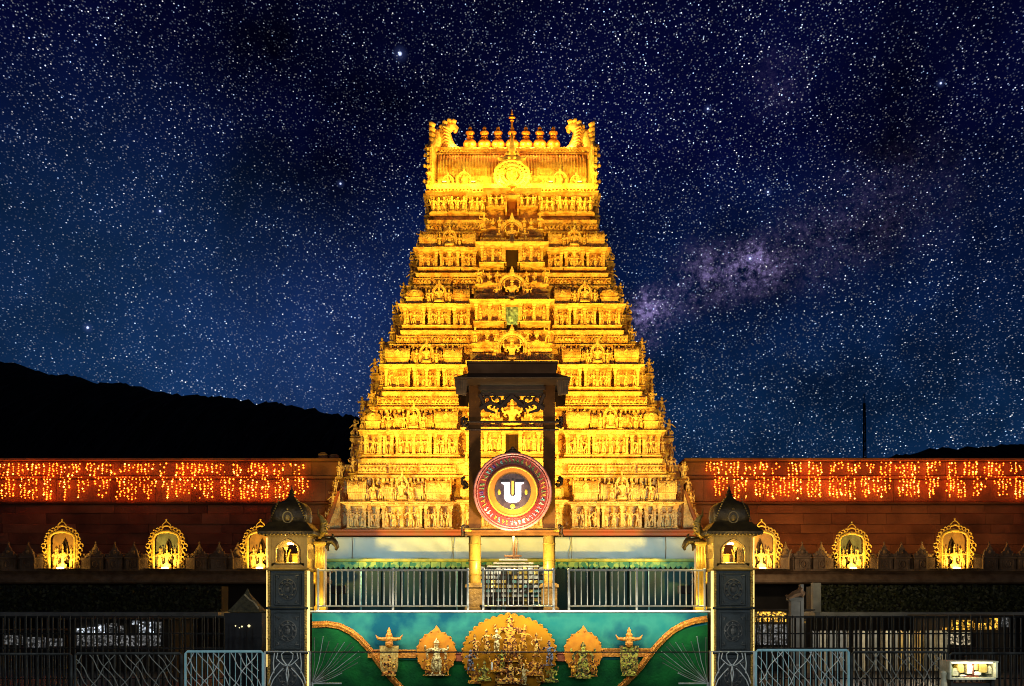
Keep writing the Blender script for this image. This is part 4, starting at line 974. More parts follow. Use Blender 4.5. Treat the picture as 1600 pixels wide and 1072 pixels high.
# ------------------------------------------------------------------ iron fences in front of the stalls
def bar_mesh(r_, h, m_, spear=False):
    mb = MB(); mb.lathe(0, 0, [(r_, 0), (r_, h)] + ([(r_*2, h+.01), (.002, h+.07)] if spear else []), 6); return mb.mesh('bar', m_)
def iron_fence(x0, x1, label, D=22.0):
    t = thing('iron_fence', (PX((x0+x1)/2, D), D, 0), label, 'fence'); z1 = PZ(964, D)
    for y in (964, 990, 1013, 1060):
        q = MB(); q.bb(PX(x0, D), PX(x1, D), D-.02, D+.02, PZ(y+1.2, D), PZ(y-1.2, D)); obj('rail', q, IRON, t)
    me = bar_mesh(.022, z1-.02, IRON); a = max(x0, -30); b = min(x1, 1630); n_ = int((b-a)/8.6)
    for k in range(n_+1): inst('bar', me, t, (PX(a+(b-a)*k/n_, D), D+rnd.uniform(-.004, .004), 0))
    mg = bar_mesh(.012, z1+.03, GREYI)
    for k in range(0, n_, 2):
        inst('thin_bar', mg, t, (PX(a+(b-a)*(k+.5+rnd.uniform(-.2, .2))/n_, D), D-.06, 0))
iron_fence(-200, 350, 'black iron bar fence left of the left lamp pillar'); iron_fence(1182, 1800, 'black iron bar fence right of the right lamp pillar')

# ------------------------------------------------------------------ the raised platform with mural, railing
DP = 19.0
pl_ = MB(); pl_.bb(PX(487, DP), PX(1106, DP), DP, 44, 0, PZ(957, DP)); o = obj('platform', pl_, BLACKR); o['kind'] = 'structure'
pl_ = MB(); pl_.stack(PX(486, DP), PX(1107, DP), DP-.06, DP+.3, [(0, PZ(957, DP)+.003), (.02, PZ(956.4, DP)), (.02, PZ(954.2, DP)), (0, PZ(953.6, DP))]); o = obj('platform_edge', pl_, STEEL); o['kind'] = 'structure'
def railing(x0, x1, label, step):
    t = thing('railing', P((x0+x1)/2, 953, DP), label, 'railing', 'steel railing sections on the platform edge'); D = DP+.12
    for y, r_ in ((891, .020), (947, .016)):
        q = MB(); q.tube([P(x0, y, D), P(x1, y, D)], r_, 8); obj('rail', q, STEEL, t)
    z0, z1 = PZ(947, D), PZ(891, D); me = bar_mesh(.0105, z1-z0, STEEL); n_ = round((x1-x0)/step)
    for k in range(1, n_): inst('baluster', me, t, (PX(x0+(x1-x0)*k/n_, D), D, z0))
    for x in (x0, x1) + (((x0+x1)/2,) if x1-x0 > 150 else ()):
        q = MB(); p0 = P(x, 953.6, D); p1 = P(x, 890, D); q.tube([p0, p1], .022, 8); q.ball(p1, .03, 8, 5); obj('post', q, STEEL, t)
railing(497, 731, 'left steel railing section, between left lamp pillar and gilded frame pole', 9.4)
railing(755, 865, 'middle steel railing section, in front of the paned entrance screen', 8.0)
railing(889, 1101, 'right steel railing section, between gilded frame pole and right lamp pillar', 9.6)

# mural: painted backdrop with standing and seated reliefs
mu = thing('relief_mural', P(796, 1117, DP), 'teal and green relief mural of crowned golden deities along the platform front', 'mural')
TEAL = mat('teal_paint', (.006, .17, .17), (.005, .085, .13), rough=.85, spec=.1, scale=1.4, c3=(.035, .24, .19))
MGREEN = mat('green_paint', (.008, .13, .028), (.004, .06, .02), rough=.85, spec=.1, scale=3.0, bump=.01)
MORANGE = mat('orange_gilt', (.85, .36, .03), (.45, .14, .01), rough=.5, scale=22, bump=.02, bscale=30)
MHALO = mat('halo_gold', (.55, .24, .008), (.46, .19, .008), rough=.8, spec=.15, scale=3)
MRED = mat('brick_red', (.40, .10, .04), rough=.6)
q = MB(); q.bb(PX(488, DP), PX(1105, DP), DP-.03, DP-.004, 0, PZ(957.5, DP)); obj('sky_backdrop', q, TEAL, mu)
D1 = DP-.03
pl = [(488, 983), (520, 981), (545, 990), (570, 1007), (600, 1030), (640, 1031), (950, 1031), (1000, 1030), (1020, 1010), (1045, 991), (1070, 982), (1105, 976), (1105, 1118), (488, 1118)]
q = MB(); q.prism([(PX(x, D1), PZ(y, D1)) for x, y in reversed(pl)], D1-.03, D1-.004); obj('green_field', q, MGREEN, mu)
D2 = D1-.035
for (x0, x1, y0, m_) in ((575, 650, 1015, MORANGE), (712, 724, 1020, MRED), (870, 886, 1020, MRED), (938, 1018, 1013, MORANGE)):
    q = MB(); q.stack(PX(x0, D2), PX(x1, D2), D2-.03, D2, [(0, PZ(y0+13, D2)), (.0, PZ(y0+3, D2)), (.012, PZ(y0+2, D2)), (.012, PZ(y0, D2))]); obj('low_wall', q, m_, mu)
def garland(pts, name='garland_band'):
    q = MB(); pp = []
    for a, b in zip(pts[:-1], pts[1:]):
        for k in range(8): f = k/8; pp.append((a[0]+(b[0]-a[0])*f, a[1]+(b[1]-a[1])*f))
    q.tube([P(x, y, D2-.02) for x, y in pp], .038, 8)
    for k, (x, y) in enumerate(pp):
        dx, dy = (pp[min(k+1, len(pp)-1)][0]-pp[max(k-1, 0)][0]), (pp[min(k+1, len(pp)-1)][1]-pp[max(k-1, 0)][1]); l_ = math.hypot(dx, dy); nx_, ny_ = -dy/l_, dx/l_
        for o_ in (-3.6, 0, 3.6): q.ball(P(x+nx_*o_, y+ny_*o_, D2-.050+.03*abs(o_)/3.6), .020, 6, 4)
    obj(name, q, MORANGE, mu)
garland([(489, 976), (510, 975), (530, 978), (548, 987), (562, 998), (575, 1012), (588, 1030), (600, 1046), (614, 1062), (630, 1078)])
garland([(1104, 967), (1085, 970), (1068, 976), (1052, 985), (1038, 997), (1024, 1012), (1010, 1030), (996, 1048), (980, 1064), (965, 1078)])
def halo(cx, cy, rx, ry, teeth, peak, mt):
    pl = []
    for k in range(teeth*4):
        a = 2*math.pi*k/(teeth*4); rr = 1+(.035, .05, .035, -.01)[k % 4]; py = peak*max(0, 1-abs(a-math.pi/2)/.30)**1.6
        pl.append((PX(cx+rx*rr*math.cos(a), D2), PZ(cy-ry*rr*math.sin(a), D2)+py*D2/F))
    q = MB(); q.prism(list(reversed(pl)), D2-.055, D2-.004); h_ = obj('halo', q, mt, mu)
    b = MB()
    for k in range(teeth):
        a = 2*math.pi*(k+.25)/teeth; b.ball(P(cx+rx*1.03*math.cos(a), cy-ry*1.03*math.sin(a), D2-.06), .020, 6, 4)
    obj('halo_beads', b, MORANGE, h_, kind='stuff')
halo(796, 1022, 72, 60, 40, 3, MHALO); halo(682, 1020, 30, 33, 18, 9, mat('halo_orange', (.80, .31, .01), (.62, .21, .008), rough=.5, scale=8)); halo(911, 1019, 29, 32, 18, 9, mat('halo_orange', (1, 1, 1)))
MF = [mat('idol_mixed', (.95, .60, .12), (.04, .015, .01), vor=True, scale=34, lo=.25, hi=.8, rough=.75, spec=.2, c3=(.50, .17, .03)),
      mat('idol_gold', (.90, .45, .04), (.10, .03, .012), vor=True, scale=34, lo=.2, hi=.75, rough=.75, spec=.2, c3=(.42, .15, .03)),
      mat('idol_pale', (.95, .82, .36), (.20, .10, .02), vor=True, scale=36, lo=.25, hi=.7, rough=.4, c3=(.5, .36, .12)),
      mat('idol_green', (.55, .55, .08), (.03, .05, .02), vor=True, scale=34, lo=.2, hi=.8, rough=.75, spec=.2, c3=(.30, .16, .04)),
      mat('idol_blue', (.16, .28, .45), (.03, .02, .02), vor=True, scale=34, lo=.2, hi=.8, rough=.75, spec=.2, c3=(.40, .18, .06))]
FM = {}
def figm(m_, idx):
    if (m_, idx) not in FM:
        base_m = SEAT if idx == 'seat' else FIG[idx]; c = base_m.copy(); c.materials.clear(); c.materials.append(MF[m_]); FM[(m_, idx)] = c
    return FM[(m_, idx)]
D3 = D2-.10; s3 = D3/F
def idol(x, ybase, hpx, m_, idx, wk=1.0, label=None, dd=0.0):
    h_ = hpx*s3*(1.3 if idx == 'seat' else 1.0)
    return inst('statue', figm(m_, idx), mu, P(x, ybase, D3-dd), rnd.uniform(-.1, .1), (h_*1.15*wk, h_*.55, h_), label=label)
idol(797, 1034, 74, 1, 4, 1.45, 'tallest crowned deity with four arms in the centre of the mural')
idol(797, 1068, 40, 0, 'seat', 1.3, 'seated golden figure at the feet of the central deity', .06)
for (x, yb_, h_, m_, ix, wk) in ((742, 1030, 40, 0, 0, 1.2), (760, 1022, 40, 0, 3, 1.0), (776, 1020, 38, 2, 1, 1.1), (819, 1020, 42, 1, 2, 1.1), (838, 1026, 38, 0, 3, 1.1), (858, 1040, 40, 4, 0, 1.3), (735, 1048, 34, 4, 1, 1.4),
                                 (757, 1064, 32, 3, 'seat', .9), (776, 1050, 30, 1, 'seat', 1.0), (778, 1072, 34, 0, 1, 1.2), (818, 1070, 34, 2, 0, 1.3), (834, 1056, 34, 1, 'seat', 1.0), (846, 1066, 34, 0, 2, 1.3), (862, 1066, 30, 3, 'seat', .9), (812, 1048, 34, 0, 0, 1.0), (784, 1044, 30, 3, 3, 1.0), (742, 1068, 28, 1, 'seat', 1.0)):
    idol(x, yb_, h_, m_, ix, wk, dd=rnd.uniform(0, .05))
idol(682, 1056, 60, 2, 4, 1.35, 'pale four-armed deity in front of the left orange halo'); idol(668, 1056, 36, 1, 0, 1.2); idol(697, 1056, 36, 1, 2, 1.2)
idol(911, 1056, 54, 3, 4, 1.55, 'green-robed deity in front of the right orange halo'); idol(896, 1058, 34, 1, 1, 1.2); idol(927, 1057, 34, 1, 3, 1.2); idol(911, 1060, 26, 3, 'seat', 1.2, dd=.06)
def turbaned(x, bm_):
    q = MB(); 
    for (y0, y1, w0, w1) in ((1050, 1040, 12, 14), (1040, 1024, 14, 14), (1024, 1009, 14, 15)): q.add([P(x-w0, y0, D3), P(x+w0, y0, D3), P(x+w1, y1, D3), P(x-w1, y1, D3)] + [P(x-w0, y0, D2), P(x+w0, y0, D2), P(x+w1, y1, D2), P(x-w1, y1, D2)], [(0, 1, 2, 3), (0, 4, 5, 1), (1, 5, 6, 2), (2, 6, 7, 3), (3, 7, 4, 0)])
    o = obj('robed_bust', q, mat('idol_straw', (.80, .62, .18), (.5, .28, .05), scale=26, rough=.5, bump=.02) if x < 800 else MF[3], mu)
    q = MB(); q.ball(P(x, 1006, D3-.03), .075, 9, 7, (1, .7, 1)); q.tube([P(x-21, 992, D3), P(x-17, 998, D3), P(x-9, 999, D3), P(x, 998, D3-.03), P(x+9, 999, D3), P(x+17, 998, D3), P(x+21, 992, D3)], [.008, .028, .034, .05, .034, .028, .008], 8)
    q.lathe(P(x, 0, D3)[0], D3, [(.075, PZ(1002, D3)), (.080, PZ(998, D3)), (.06, PZ(995, D3)), (.065, PZ(992, D3)), (.035, PZ(988, D3)), (.04, PZ(986, D3)), (.004, PZ(980, D3))], 12); obj('wide_crown', q, MORANGE, o)
    idol(x, 1056, 34, 0 if x < 800 else 3, 'seat', .85, dd=.05)
turbaned(608, 0); turbaned(983, 0)
# candle-like white votive near the centre and lamps under the platform edge that wash the mural
q = MB(); q.lathe(P(769, 0, D3)[0], D3-.1, [(.02, PZ(1046, D3)), (.018, PZ(1035, D3)), (.018, PZ(1034.5, D3))], 10); obj('white_votive', q, PAN[0], mu)
q = MB(); q.bb(PX(500, DP), PX(1092, DP), DP-.40, DP-.36, PZ(954.8, DP), PZ(953.8, DP)); 
for x in (520, 660, 800, 940, 1075): q.bb(PX(x, DP)-.01, PX(x, DP)+.01, DP-.36, DP-.06, PZ(954.6, DP), PZ(954.0, DP))
o = obj('wash_light_bar', q, STEEL); tag(o, 'thin steel light bar held in front of the platform edge above the mural', 'light')
al = bpy.data.lights.new('mural_wash', 'AREA'); al.shape = 'RECTANGLE'; al.size = 7.0; al.size_y = .04; al.energy = 60; al.color = (1.0, .93, .74)
ao = bpy.data.objects.new('mural_wash', al); COL.objects.link(ao); ao.location = (PX(796, DP), DP-.55, PZ(956.5, DP)); look(ao, (PX(796, DP), DP, PZ(1010, DP)))

# ------------------------------------------------------------------ domed lamp pillars
def lamp_pillar(cx, sx, label):                      # sx: +1 when the gilded pilaster stands on its right
    D = 18.9; s = D/F; X = lambda x: PX(cx, D)+x*s; Z = lambda y: PZ(y, D); yc_ = D+.38
    t = thing('lamp_pillar', (PX(cx, D), yc_, 0), label, 'pillar')
    q = MB(); q.bb(X(-29), X(29), D+.03, D+.74, 0, Z(891)); obj('shaft', q, KSTONE, t)
    for (a, b) in ((-31, -27), (27, 31)):
        q = MB(); q.bb(X(a), X(b), D-.01, D+.05, 0, Z(889))
        for k in range(46): q.ball((X((a+b)/2+rnd.uniform(-1, 1)), D-.02, Z(893+4.2*k)), .020, 6, 4)
        obj('gilt_corner', q, KGILT, t)
    for y in (950, 889, 1020):
        q = MB(); q.stack(X(-30), X(30), D+.0, D+.76, [(0, Z(y+3)), (.03, Z(y+2)), (.04, Z(y)), (.02, Z(y-2))]); obj('moulding', q, KSTONE if y != 889 else KCREAM, t)
    for (y0, y1) in ((945, 897), (1014, 958), (1085, 1028)):
        q = MB(); a, b = -20, 20
        q.bb(X(a), X(b), D+.015, D+.029, Z(y0), Z(y1))
        for (p, r_) in (((a, y0), (a, y1)), ((b, y0), (b, y1)), ((a, y0), (b, y0)), ((a, y1), (b, y1))): q.tube([Vector((X(p[0]), D+.01, Z(p[1]))), Vector((X(r_[0]), D+.01, Z(r_[1])))], .018, 6)
        pn = obj('carved_panel', q, KSTONE, t)
        q = MB(); yc2 = (y0+y1)/2
        for rad_ in (14, 9): q.tube([(X(rad_*math.cos(a_)), D+.005, Z(yc2-rad_*1.15*math.sin(a_))) for a_ in [2*math.pi*k/16 for k in range(16)]], .013, 5, closed=True)
        for k in range(8): a_ = 2*math.pi*k/8; q.ball((X(11.5*math.cos(a_)), D+.0, Z(yc2-13*math.sin(a_))), .026, 7, 5)
        q.ball((X(0), D, Z(yc2)), .055, 8, 6, (1, .6, 1.3)); q.ball((X(0), D-.02, Z(yc2-6)), .03, 8, 6)
        for sg in (-1, 1):
            for sz in (-1, 1): q.tube([(X(sg*18), D, Z(yc2+sz*22)), (X(sg*13), D, Z(yc2+sz*21)), (X(sg*15), D, Z(yc2+sz*17))], .012, 5)
        obj('rosette', q, mat('panel_relief', (.12, .13, .135), (.06, .065, .07), rough=.45, scale=12), pn)
    # kiosk: four walls with arched openings
    def arch_wall(y_, nrm, m_):
        q = MB(); o = [(-30, 888), (-30, 838), (30, 838), (30, 888)]; n_ = 12
        ring_o = []; ring_i = []
        ii = [(-18, 880)] + [(-18+0*k, 880-24*k/3) for k in range(1, 3)] + [(18*-math.cos(a_), 860-15*math.sin(a_)*(1+.12*math.cos(4*a_))) for a_ in [math.pi*k/10 for k in range(11)]] + [(18, 872-8*k) for k in range(0, 1)] + [(18, 880)]
        for (x_, yy_) in ii:
            if yy_ > 861: ring_o.append((-30 if x_ < 0 else 30, yy_+ (8 if yy_ >= 880 else 0)))
            else:
                ring_o.append((x_*30/18, 838 if abs(x_) < 16 else yy_-(22 if abs(x_) < 17.9 else 0)))
        for k in range(len(ii)-1):
            (a1, b1), (a2, b2), (c1, d1), (c2, d2) = ii[k], ii[k+1], ring_o[k+1], ring_o[k]
            vs = []
            for yo in (0, .05*nrm):
                vs += [(X(a1), y_+yo, Z(b1)), (X(a2), y_+yo, Z(b2)), (X(c1), y_+yo, Z(d1)), (X(c2), y_+yo, Z(d2))]
            q.add(vs, [(0, 1, 2, 3), (7, 6, 5, 4), (0, 4, 5, 1)])
        q.bb(X(-30), X(30), min(y_, y_+.05*nrm), max(y_, y_+.05*nrm), Z(888.5), Z(880))
        return q
    obj('front_arch', arch_wall(D+.03, 1, None), KCREAM, t); obj('rear_arch', arch_wall(D+.72, -1, None), KCREAM, t)
    q = MB()
    for sg in (-1, 1):
        for y_ in (D+.02, D+.70): q.bb(X(sg*28)-.03, X(sg*28)+.03, y_, y_+.06, Z(888), Z(837))
        q.bb(X(sg*29)-.012, X(sg*29)+.012, D+.08, D+.70, Z(888), Z(872)); q.bb(X(sg*29)-.012, X(sg*29)+.012, D+.08, D+.70, Z(848), Z(837))
    obj('kiosk_post', q, KCREAM, t)
    q = MB(); q.tube([(X(-18), D, Z(880)), (X(-18), D, Z(860))] + [(X(-18*math.cos(a_)), D, Z(860-15*math.sin(a_)*(1+.12*math.cos(4*a_)))) for a_ in [math.pi*k/12 for k in range(13)]] + [(X(18), D, Z(880))], .016, 6); q.tube([(X(-18), D, Z(880)), (X(18), D, Z(880))], .014, 6); obj('arch_trim', q, KGILT, t)
    q = MB()
    for k in range(5): q.lathe(X(-11+22*(k % 2)), D+.42, [(.03, Z(888)), (.03, Z(858)), (.06, Z(853))], 8)
    obj('inner_column', q, KCREAM, t)
    q = MB(); q.stack(X(-31), X(31), D+.02, D+.74, [(0, Z(838)), (.02, Z(837.5)), (.02, Z(836))]); q.cur = 0
    obj('ceiling', q, KCREAM, t)
    # eave, dome
    q = MB(); q.stack(X(-33), X(33), D-.03, D+.79, [(.03, Z(836)), (.12, Z(835)), (.13, Z(831)), (.10, Z(828)), (.02, Z(822)), (-.05, Z(815))]); obj('eave', q, KDOME, t)
    q = MB()
    for k in range(15): q.ball((X(-40+80*k/14), D-.17, Z(836)), .016, 6, 4)
    obj('eave_bead', q, KGILT, t)
    q = MB(); q.lathe(X(0), yc_, [(.355*f, Z(y)) for f, y in ((.90, 818), (.99, 814), (1.04, 806), (1.03, 797), (.95, 790), (.78, 785), (.52, 782), (.34, 779), (.20, 774), (.09, 769), (.06, 767))], 28, sq=.55); d_ = obj('dome', q, KDOME, t, smooth=True)
    q = MB()
    q.tube([(X(7.5*math.cos(a_)), D+.02, Z(808-9*math.sin(a_))) for a_ in [2*math.pi*k/14 for k in range(14)]], .018, 6, closed=True); q.ball((X(0), D+.03, Z(808)), .055, 9, 6, (1, .5, 1.2)); q.ball((X(0), D+.01, Z(795)), .025, 7, 5)
    for k in range(9): q.ball((X(-26+52*k/8), D+.03, Z(819)), .035, 7, 5, (1, .6, 1))
    for k in range(10): q.ball((X(-28+1.6*k), D+.05, Z(812-3.6*k)), .018, 6, 4); q.ball((X(28-1.6*k), D+.05, Z(812-3.6*k)), .018, 6, 4)
    obj('dome_crest', q, mat('dome_relief', (.40, .26, .06), (.15, .09, .03), rough=.4, metal=.3), d_)
    q = MB(); q.lathe(X(0), yc_, [(.05, Z(771)), (.075, Z(769)), (.03, Z(767)), (.05, Z(765)), (.02, Z(762)), (.004, Z(753))], 10); obj('finial', q, KDOME, t)
    # hanging lamp
    q = MB(); q.lathe(X(0), yc_-.1, [(.01, Z(849)), (.06, Z(849.5)), (.07, Z(848)), (.05, Z(846.5)), (.01, Z(846))], 10); obj('lamp_globe', q, LAMPG, t)
    q = MB(); q.tube([(X(0), yc_-.1, Z(846)), (X(0), yc_-.1, Z(838))], .008, 5); obj('lamp_stem', q, KDOME, t)
    point('kiosk_lamp', (X(0), yc_-.12, Z(851.5)), 34.0, (1.0, .74, .24), .05)
    point('kiosk_lamp', (X(0), D-.45, Z(858)), 9, (1.0, .70, .22), .06)
    # pilaster beside it with yali bracket
    q = MB(); a, b = sorted((X(sx*35), X(sx*50))); q.stack(a, b, D+.55, D+.75, [(.02, 0), (.02, Z(948)), (0, Z(945)), (0, Z(850)), (.03, Z(847)), (.03, Z(844)), (0, Z(842))]); pi_ = obj('gilded_pilaster', q, POLE, t)
    q = MB()
    for (x_, r_) in ((37, .008), (42, .01), (47, .008)): q.tube([(X(sx*x_), D+.54, Z(945)), (X(sx*x_), D+.54, Z(852))], r_, 5)
    obj('flute', q, KGILT, pi_)
    q = MB(); q.tube([(X(sx*x_), D+.60, Z(y_)) for x_, y_ in ((36, 845), (46, 840), (56, 842), (62, 841), (66, 846), (69, 852), (67, 857))], [.05, .06, .06, .075, .06, .045, .02], 8)
    q.tube([(X(sx*60), D+.60, Z(838)), (X(sx*63), D+.60, Z(833)), (X(sx*60), D+.6, Z(830))], [.03, .025, .01], 6); q.ball((X(sx*64), D+.54, Z(843)), .018, 6, 4); q.tube([(X(sx*55), D+.6, Z(844)), (X(sx*53), D+.6, Z(852)), (X(sx*55), D+.6, Z(858))], [.04, .035, .015], 6)
    obj('beast_bracket', q, KDOME, t, smooth=True)
    q = MB(); q.tube([(X(sx*x_), D+.60, Z(y_)) for x_, y_ in ((40, 838), (46, 826), (48, 812), (43, 803), (40, 800))], [.06, .085, .07, .04, .015], 8); q.tube([(X(sx*44), D+.6, Z(806)), (X(sx*39), D+.6, Z(800)), (X(sx*38), D+.6, Z(790))], [.03, .02, .006], 6)
    for y_ in (830, 822, 814): q.tube([(X(sx*44), D+.55, Z(y_)), (X(sx*52), D+.55, Z(y_-2)), (X(sx*55), D+.55, Z(y_+3))], [.03, .028, .01], 5)
    obj('rearing_beast', q, KGILT, t, smooth=True)
    # warm light strip along the inner edge and its lamps
    q = MB(); q.bb(X(sx*33.2)-.022, X(sx*33.2)+.022, D-.02, D+.01, 0, Z(892))
    obj('light_strip', q, mat('light_strip_glow', (1, .8, .3), emis=(1.0, .72, .22), estr=1.5), t)
    q = MB(); q.bb(X(-sx*31.8)-.005, X(-sx*31.8)+.005, D-.02, D+.01, Z(1042), Z(840)); obj('light_strip', q, mat('light_strip_glow', (1, 1, 1)), t)
    point('pilaster_lamp', (X(sx*44), D+.30, Z(940)), 8, (1.0, .68, .10), .04)
    point('pilaster_lamp', (X(sx*44), D+.25, Z(868)), 7, (1.0, .68, .10), .04)
lamp_pillar(449, 1, 'domed lamp kiosk on a carved dark pillar at the left end of the railing')
lamp_pillar(1146, -1, 'domed lamp kiosk on a carved dark pillar at the right end of the railing')

# ------------------------------------------------------------------ the gate frame with the round emblem
DF = 21.0; s = DF/F; X = lambda x: PX(x, DF); Z = lambda y: PZ(y, DF)
gf = thing('emblem_frame', P(800, 955, DF), 'tall brown frame on two gilded poles with small roof, holding the round emblem', 'frame')
for x in (742, 858):
    for yo in (0,):
        q = MB(); q.lathe(X(x), DF, [(.125, Z(955)), (.125, Z(835))], 20); obj('pole', q, POLE, gf, smooth=True)
        q = MB(); q.bb(X(x-9), X(x+9), DF-.10, DF+.14, Z(835), Z(600)); obj('upper_post', q, FRAME, gf)
        q = MB(); q.stack(X(x-12), X(x+12), DF-.17, DF+.17, [(.04, Z(955)+.002), (.04, Z(950)), (0, Z(948)), (0, Z(920)), (.03, Z(918)), (.03, Z(914)), (-.02, Z(911))]); obj('pedestal', q, mat('pedestal_bronze', (.30, .18, .06), (.14, .08, .03), rough=.5, scale=9, bump=.02), gf)
        for y in (898, 876, 850): 
            q = MB(); q.lathe(X(x), DF, [(.13, Z(y+1)), (.14, Z(y)), (.13, Z(y-1))], 20); obj('pole_ring', q, KGILT, gf)
for (y, r_, m_) in ((661, .022, FRAMED), (673, .022, FRAMED), (829, .045, KGILT), (834.5, .04, FRAME)):
    q = MB(); q.tube([(X(727), DF-.13, Z(y)), (X(873), DF-.13, Z(y))], r_, 8); obj('cross_bar', q, m_, gf)
for sg, bx in ((-1, 731), (1, 869)):
    for (y, m_) in ((662, FRAMED), (755, FRAMED), (830, FRAMED)):
        q = MB()
        for k in range(9): q.ball((X(bx+sg*rnd.uniform(0, 9)), DF-.1+rnd.uniform(-.05, .05), Z(y+rnd.uniform(-8, 8))), .035, 6, 4)
        q.tube([(X(bx), DF-.1, Z(y+6)), (X(bx+sg*8), DF-.1, Z(y+2)), (X(bx+sg*9), DF-.1, Z(y-6)), (X(bx+sg*4), DF-.1, Z(y-9))], .03, 6)
        obj('leaf_bracket', q, m_, gf)
q = MB(); q.stack(X(733), X(868), DF-.45, DF+.45, [(0, Z(594)), (0, Z(577)), (.03, Z(576)), (.03, Z(573))]); rf = obj('roof_box', q, mat('roof_board', (.22, .10, .045), (.14, .06, .025), rough=.8, spec=.2, scale=3), gf)
q = MB(); q.stack(X(733), X(868), DF-.5, DF+.5, [(.26, Z(604)), (.27, Z(602.5)), (.10, Z(596)), (.0, Z(592))]); obj('roof_eave', q, FRAMED, gf)
for sg in (-1, 1):
    q = MB(); a, b = sorted((X(800+sg*68), X(800+sg*87))); pl = [(X(800+sg*68), Z(604)), (X(800+sg*87), Z(604)), (X(800+sg*85), Z(625)), (X(800+sg*70), Z(627))]
    q2 = MB(); q2.prism(pl, DF+.55, DF+.6); obj('hanging_panel', q2, FRAME, gf)
    q.prism(pl, DF-.6, DF-.55)
    for k in range(5): q.bb(X(800+sg*(70+3.6*k))-.008, X(800+sg*(70+3.6*k))+.008, DF-.615, DF-.595, Z(624), Z(605))
    obj('hanging_panel', q, mat('hanging_panel', (.30, .17, .07), (.16, .08, .03), rough=.6, scale=8), gf)
q = MB(); q.bb(X(748), X(852), DF-.14, DF-.04, Z(611), Z(606)); q.bb(X(752), X(848), DF-.1, DF, Z(619), Z(615)); obj('upper_beam', q, FRAMED, gf)
q = MB()
for sg in (-1, 1):
    for (x_, y_, r_) in ((47, 622, 5), (39, 627, 6), (44, 636, 4), (31, 620, 4), (23, 627, 5), (33, 634, 4), (14, 632, 5), (22, 640, 3.5), (8, 625, 4)):
        q.tube([(X(800+sg*(x_+r_*math.cos(a_))), DF-.08, Z(y_-r_*math.sin(a_))) for a_ in [k*.8 for k in range(7)]], .028, 5)
    q.tube([(X(800+sg*50), DF-.08, Z(640)), (X(800+sg*34), DF-.08, Z(630)), (X(800+sg*18), DF-.08, Z(636)), (X(800), DF-.08, Z(620))], [.05, .045, .045, .05], 6)
    q.tube([(X(800+sg*50), DF-.08, Z(618)), (X(800+sg*40), DF-.08, Z(642)), (X(800+sg*26), DF-.08, Z(646))], [.05, .04, .02], 6)
obj('carved_fretwork', q, FRAMED, gf)
# bolt-on emblem disc
em = thing('round_emblem', P(801, 829, DF-.45), 'round red and gold emblem disc with a glowing white U mark, hung in the frame', 'emblem')
ECX, ECY = 801, 769; DE = DF-.34
RIM = mat('emblem_rim_pink', (.75, .32, .28), (.5, .14, .10), rough=.3, metal=.1, scale=6); RED = mat('emblem_red', (.45, .045, .02), (.28, .03, .02), rough=.35, scale=4)
ORG = mat('emblem_orange', (.85, .32, .02), (.7, .20, .01), rough=.35, scale=4, emis=(1, .35, .02), estr=.18); YEL = mat('emblem_yellow', (.9, .6, .06), rough=.35, scale=4, emis=(1, .6, .05), estr=.25); CEN = mat('emblem_centre', (.13, .08, .08), (.05, .03, .04), rough=.4, scale=8)  # slight glow put into orange and yellow to brighten the rings
def disc(r_, y0, y1, m_, nm, hole=None, n_=56):
    q = MB(); sD = DE/F
    vs = []; fs = []
    prof = [(r_, y1), (r_, y0)] + ([(hole, y0)] if hole else [(0.01, y0)])
    for (rr, yy) in prof:
        for k in range(n_): a = 2*math.pi*k/n_; vs.append((PX(ECX, DE)+rr*sD*math.cos(a), yy, PZ(ECY, DE)+rr*sD*math.sin(a)))
    for j in range(len(prof)-1):
        for k in range(n_): fs.append((j*n_+k, (j+1)*n_+k, (j+1)*n_+(k+1) % n_, j*n_+(k+1) % n_))
    fs.append(tuple(reversed(range(n_)))) 
    q.add(vs, fs); return obj(nm, q, m_, em)
disc(60, DE-.05, DE+.06, RED, 'backing_disc')
disc(38.5, DE-.09, DE-.052, YEL, 'inner_ring'); disc(36, DE-.105, DE-.092, ORG, 'orange_ring'); disc(28, DE-.125, DE-.107, CEN, 'dark_centre')
for (r_, w, m_, nm) in ((59.5, .028, RIM, 'outer_rim'), (55.5, .014, RIM, 'rim_bead'), (42, .012, RED, 'ring_line'), (37.8, .018, YEL, 'ring_line'), (27.5, .014, KGILT, 'ring_line')):
    q = MB(); sD = DE/F; q.tube([(PX(ECX, DE)+r_*sD*math.cos(a), DE-.06-(.05 if r_ < 40 else 0), PZ(ECY, DE)+r_*sD*math.sin(a)) for a in [2*math.pi*k/48 for k in range(48)]], w, 8, closed=True); obj(nm, q, m_, em, smooth=True)
CHR = [mat('mark_pink', (.8, .35, .45), rough=.4), mat('mark_white', (.85, .8, .65), rough=.4), mat('mark_green', (.25, .40, .15), rough=.4), mat('mark_gold', (.8, .5, .1), rough=.4), mat('mark_violet', (.20, .10, .45), rough=.4), mat('mark_cyan', (.25, .6, .6), rough=.4)]
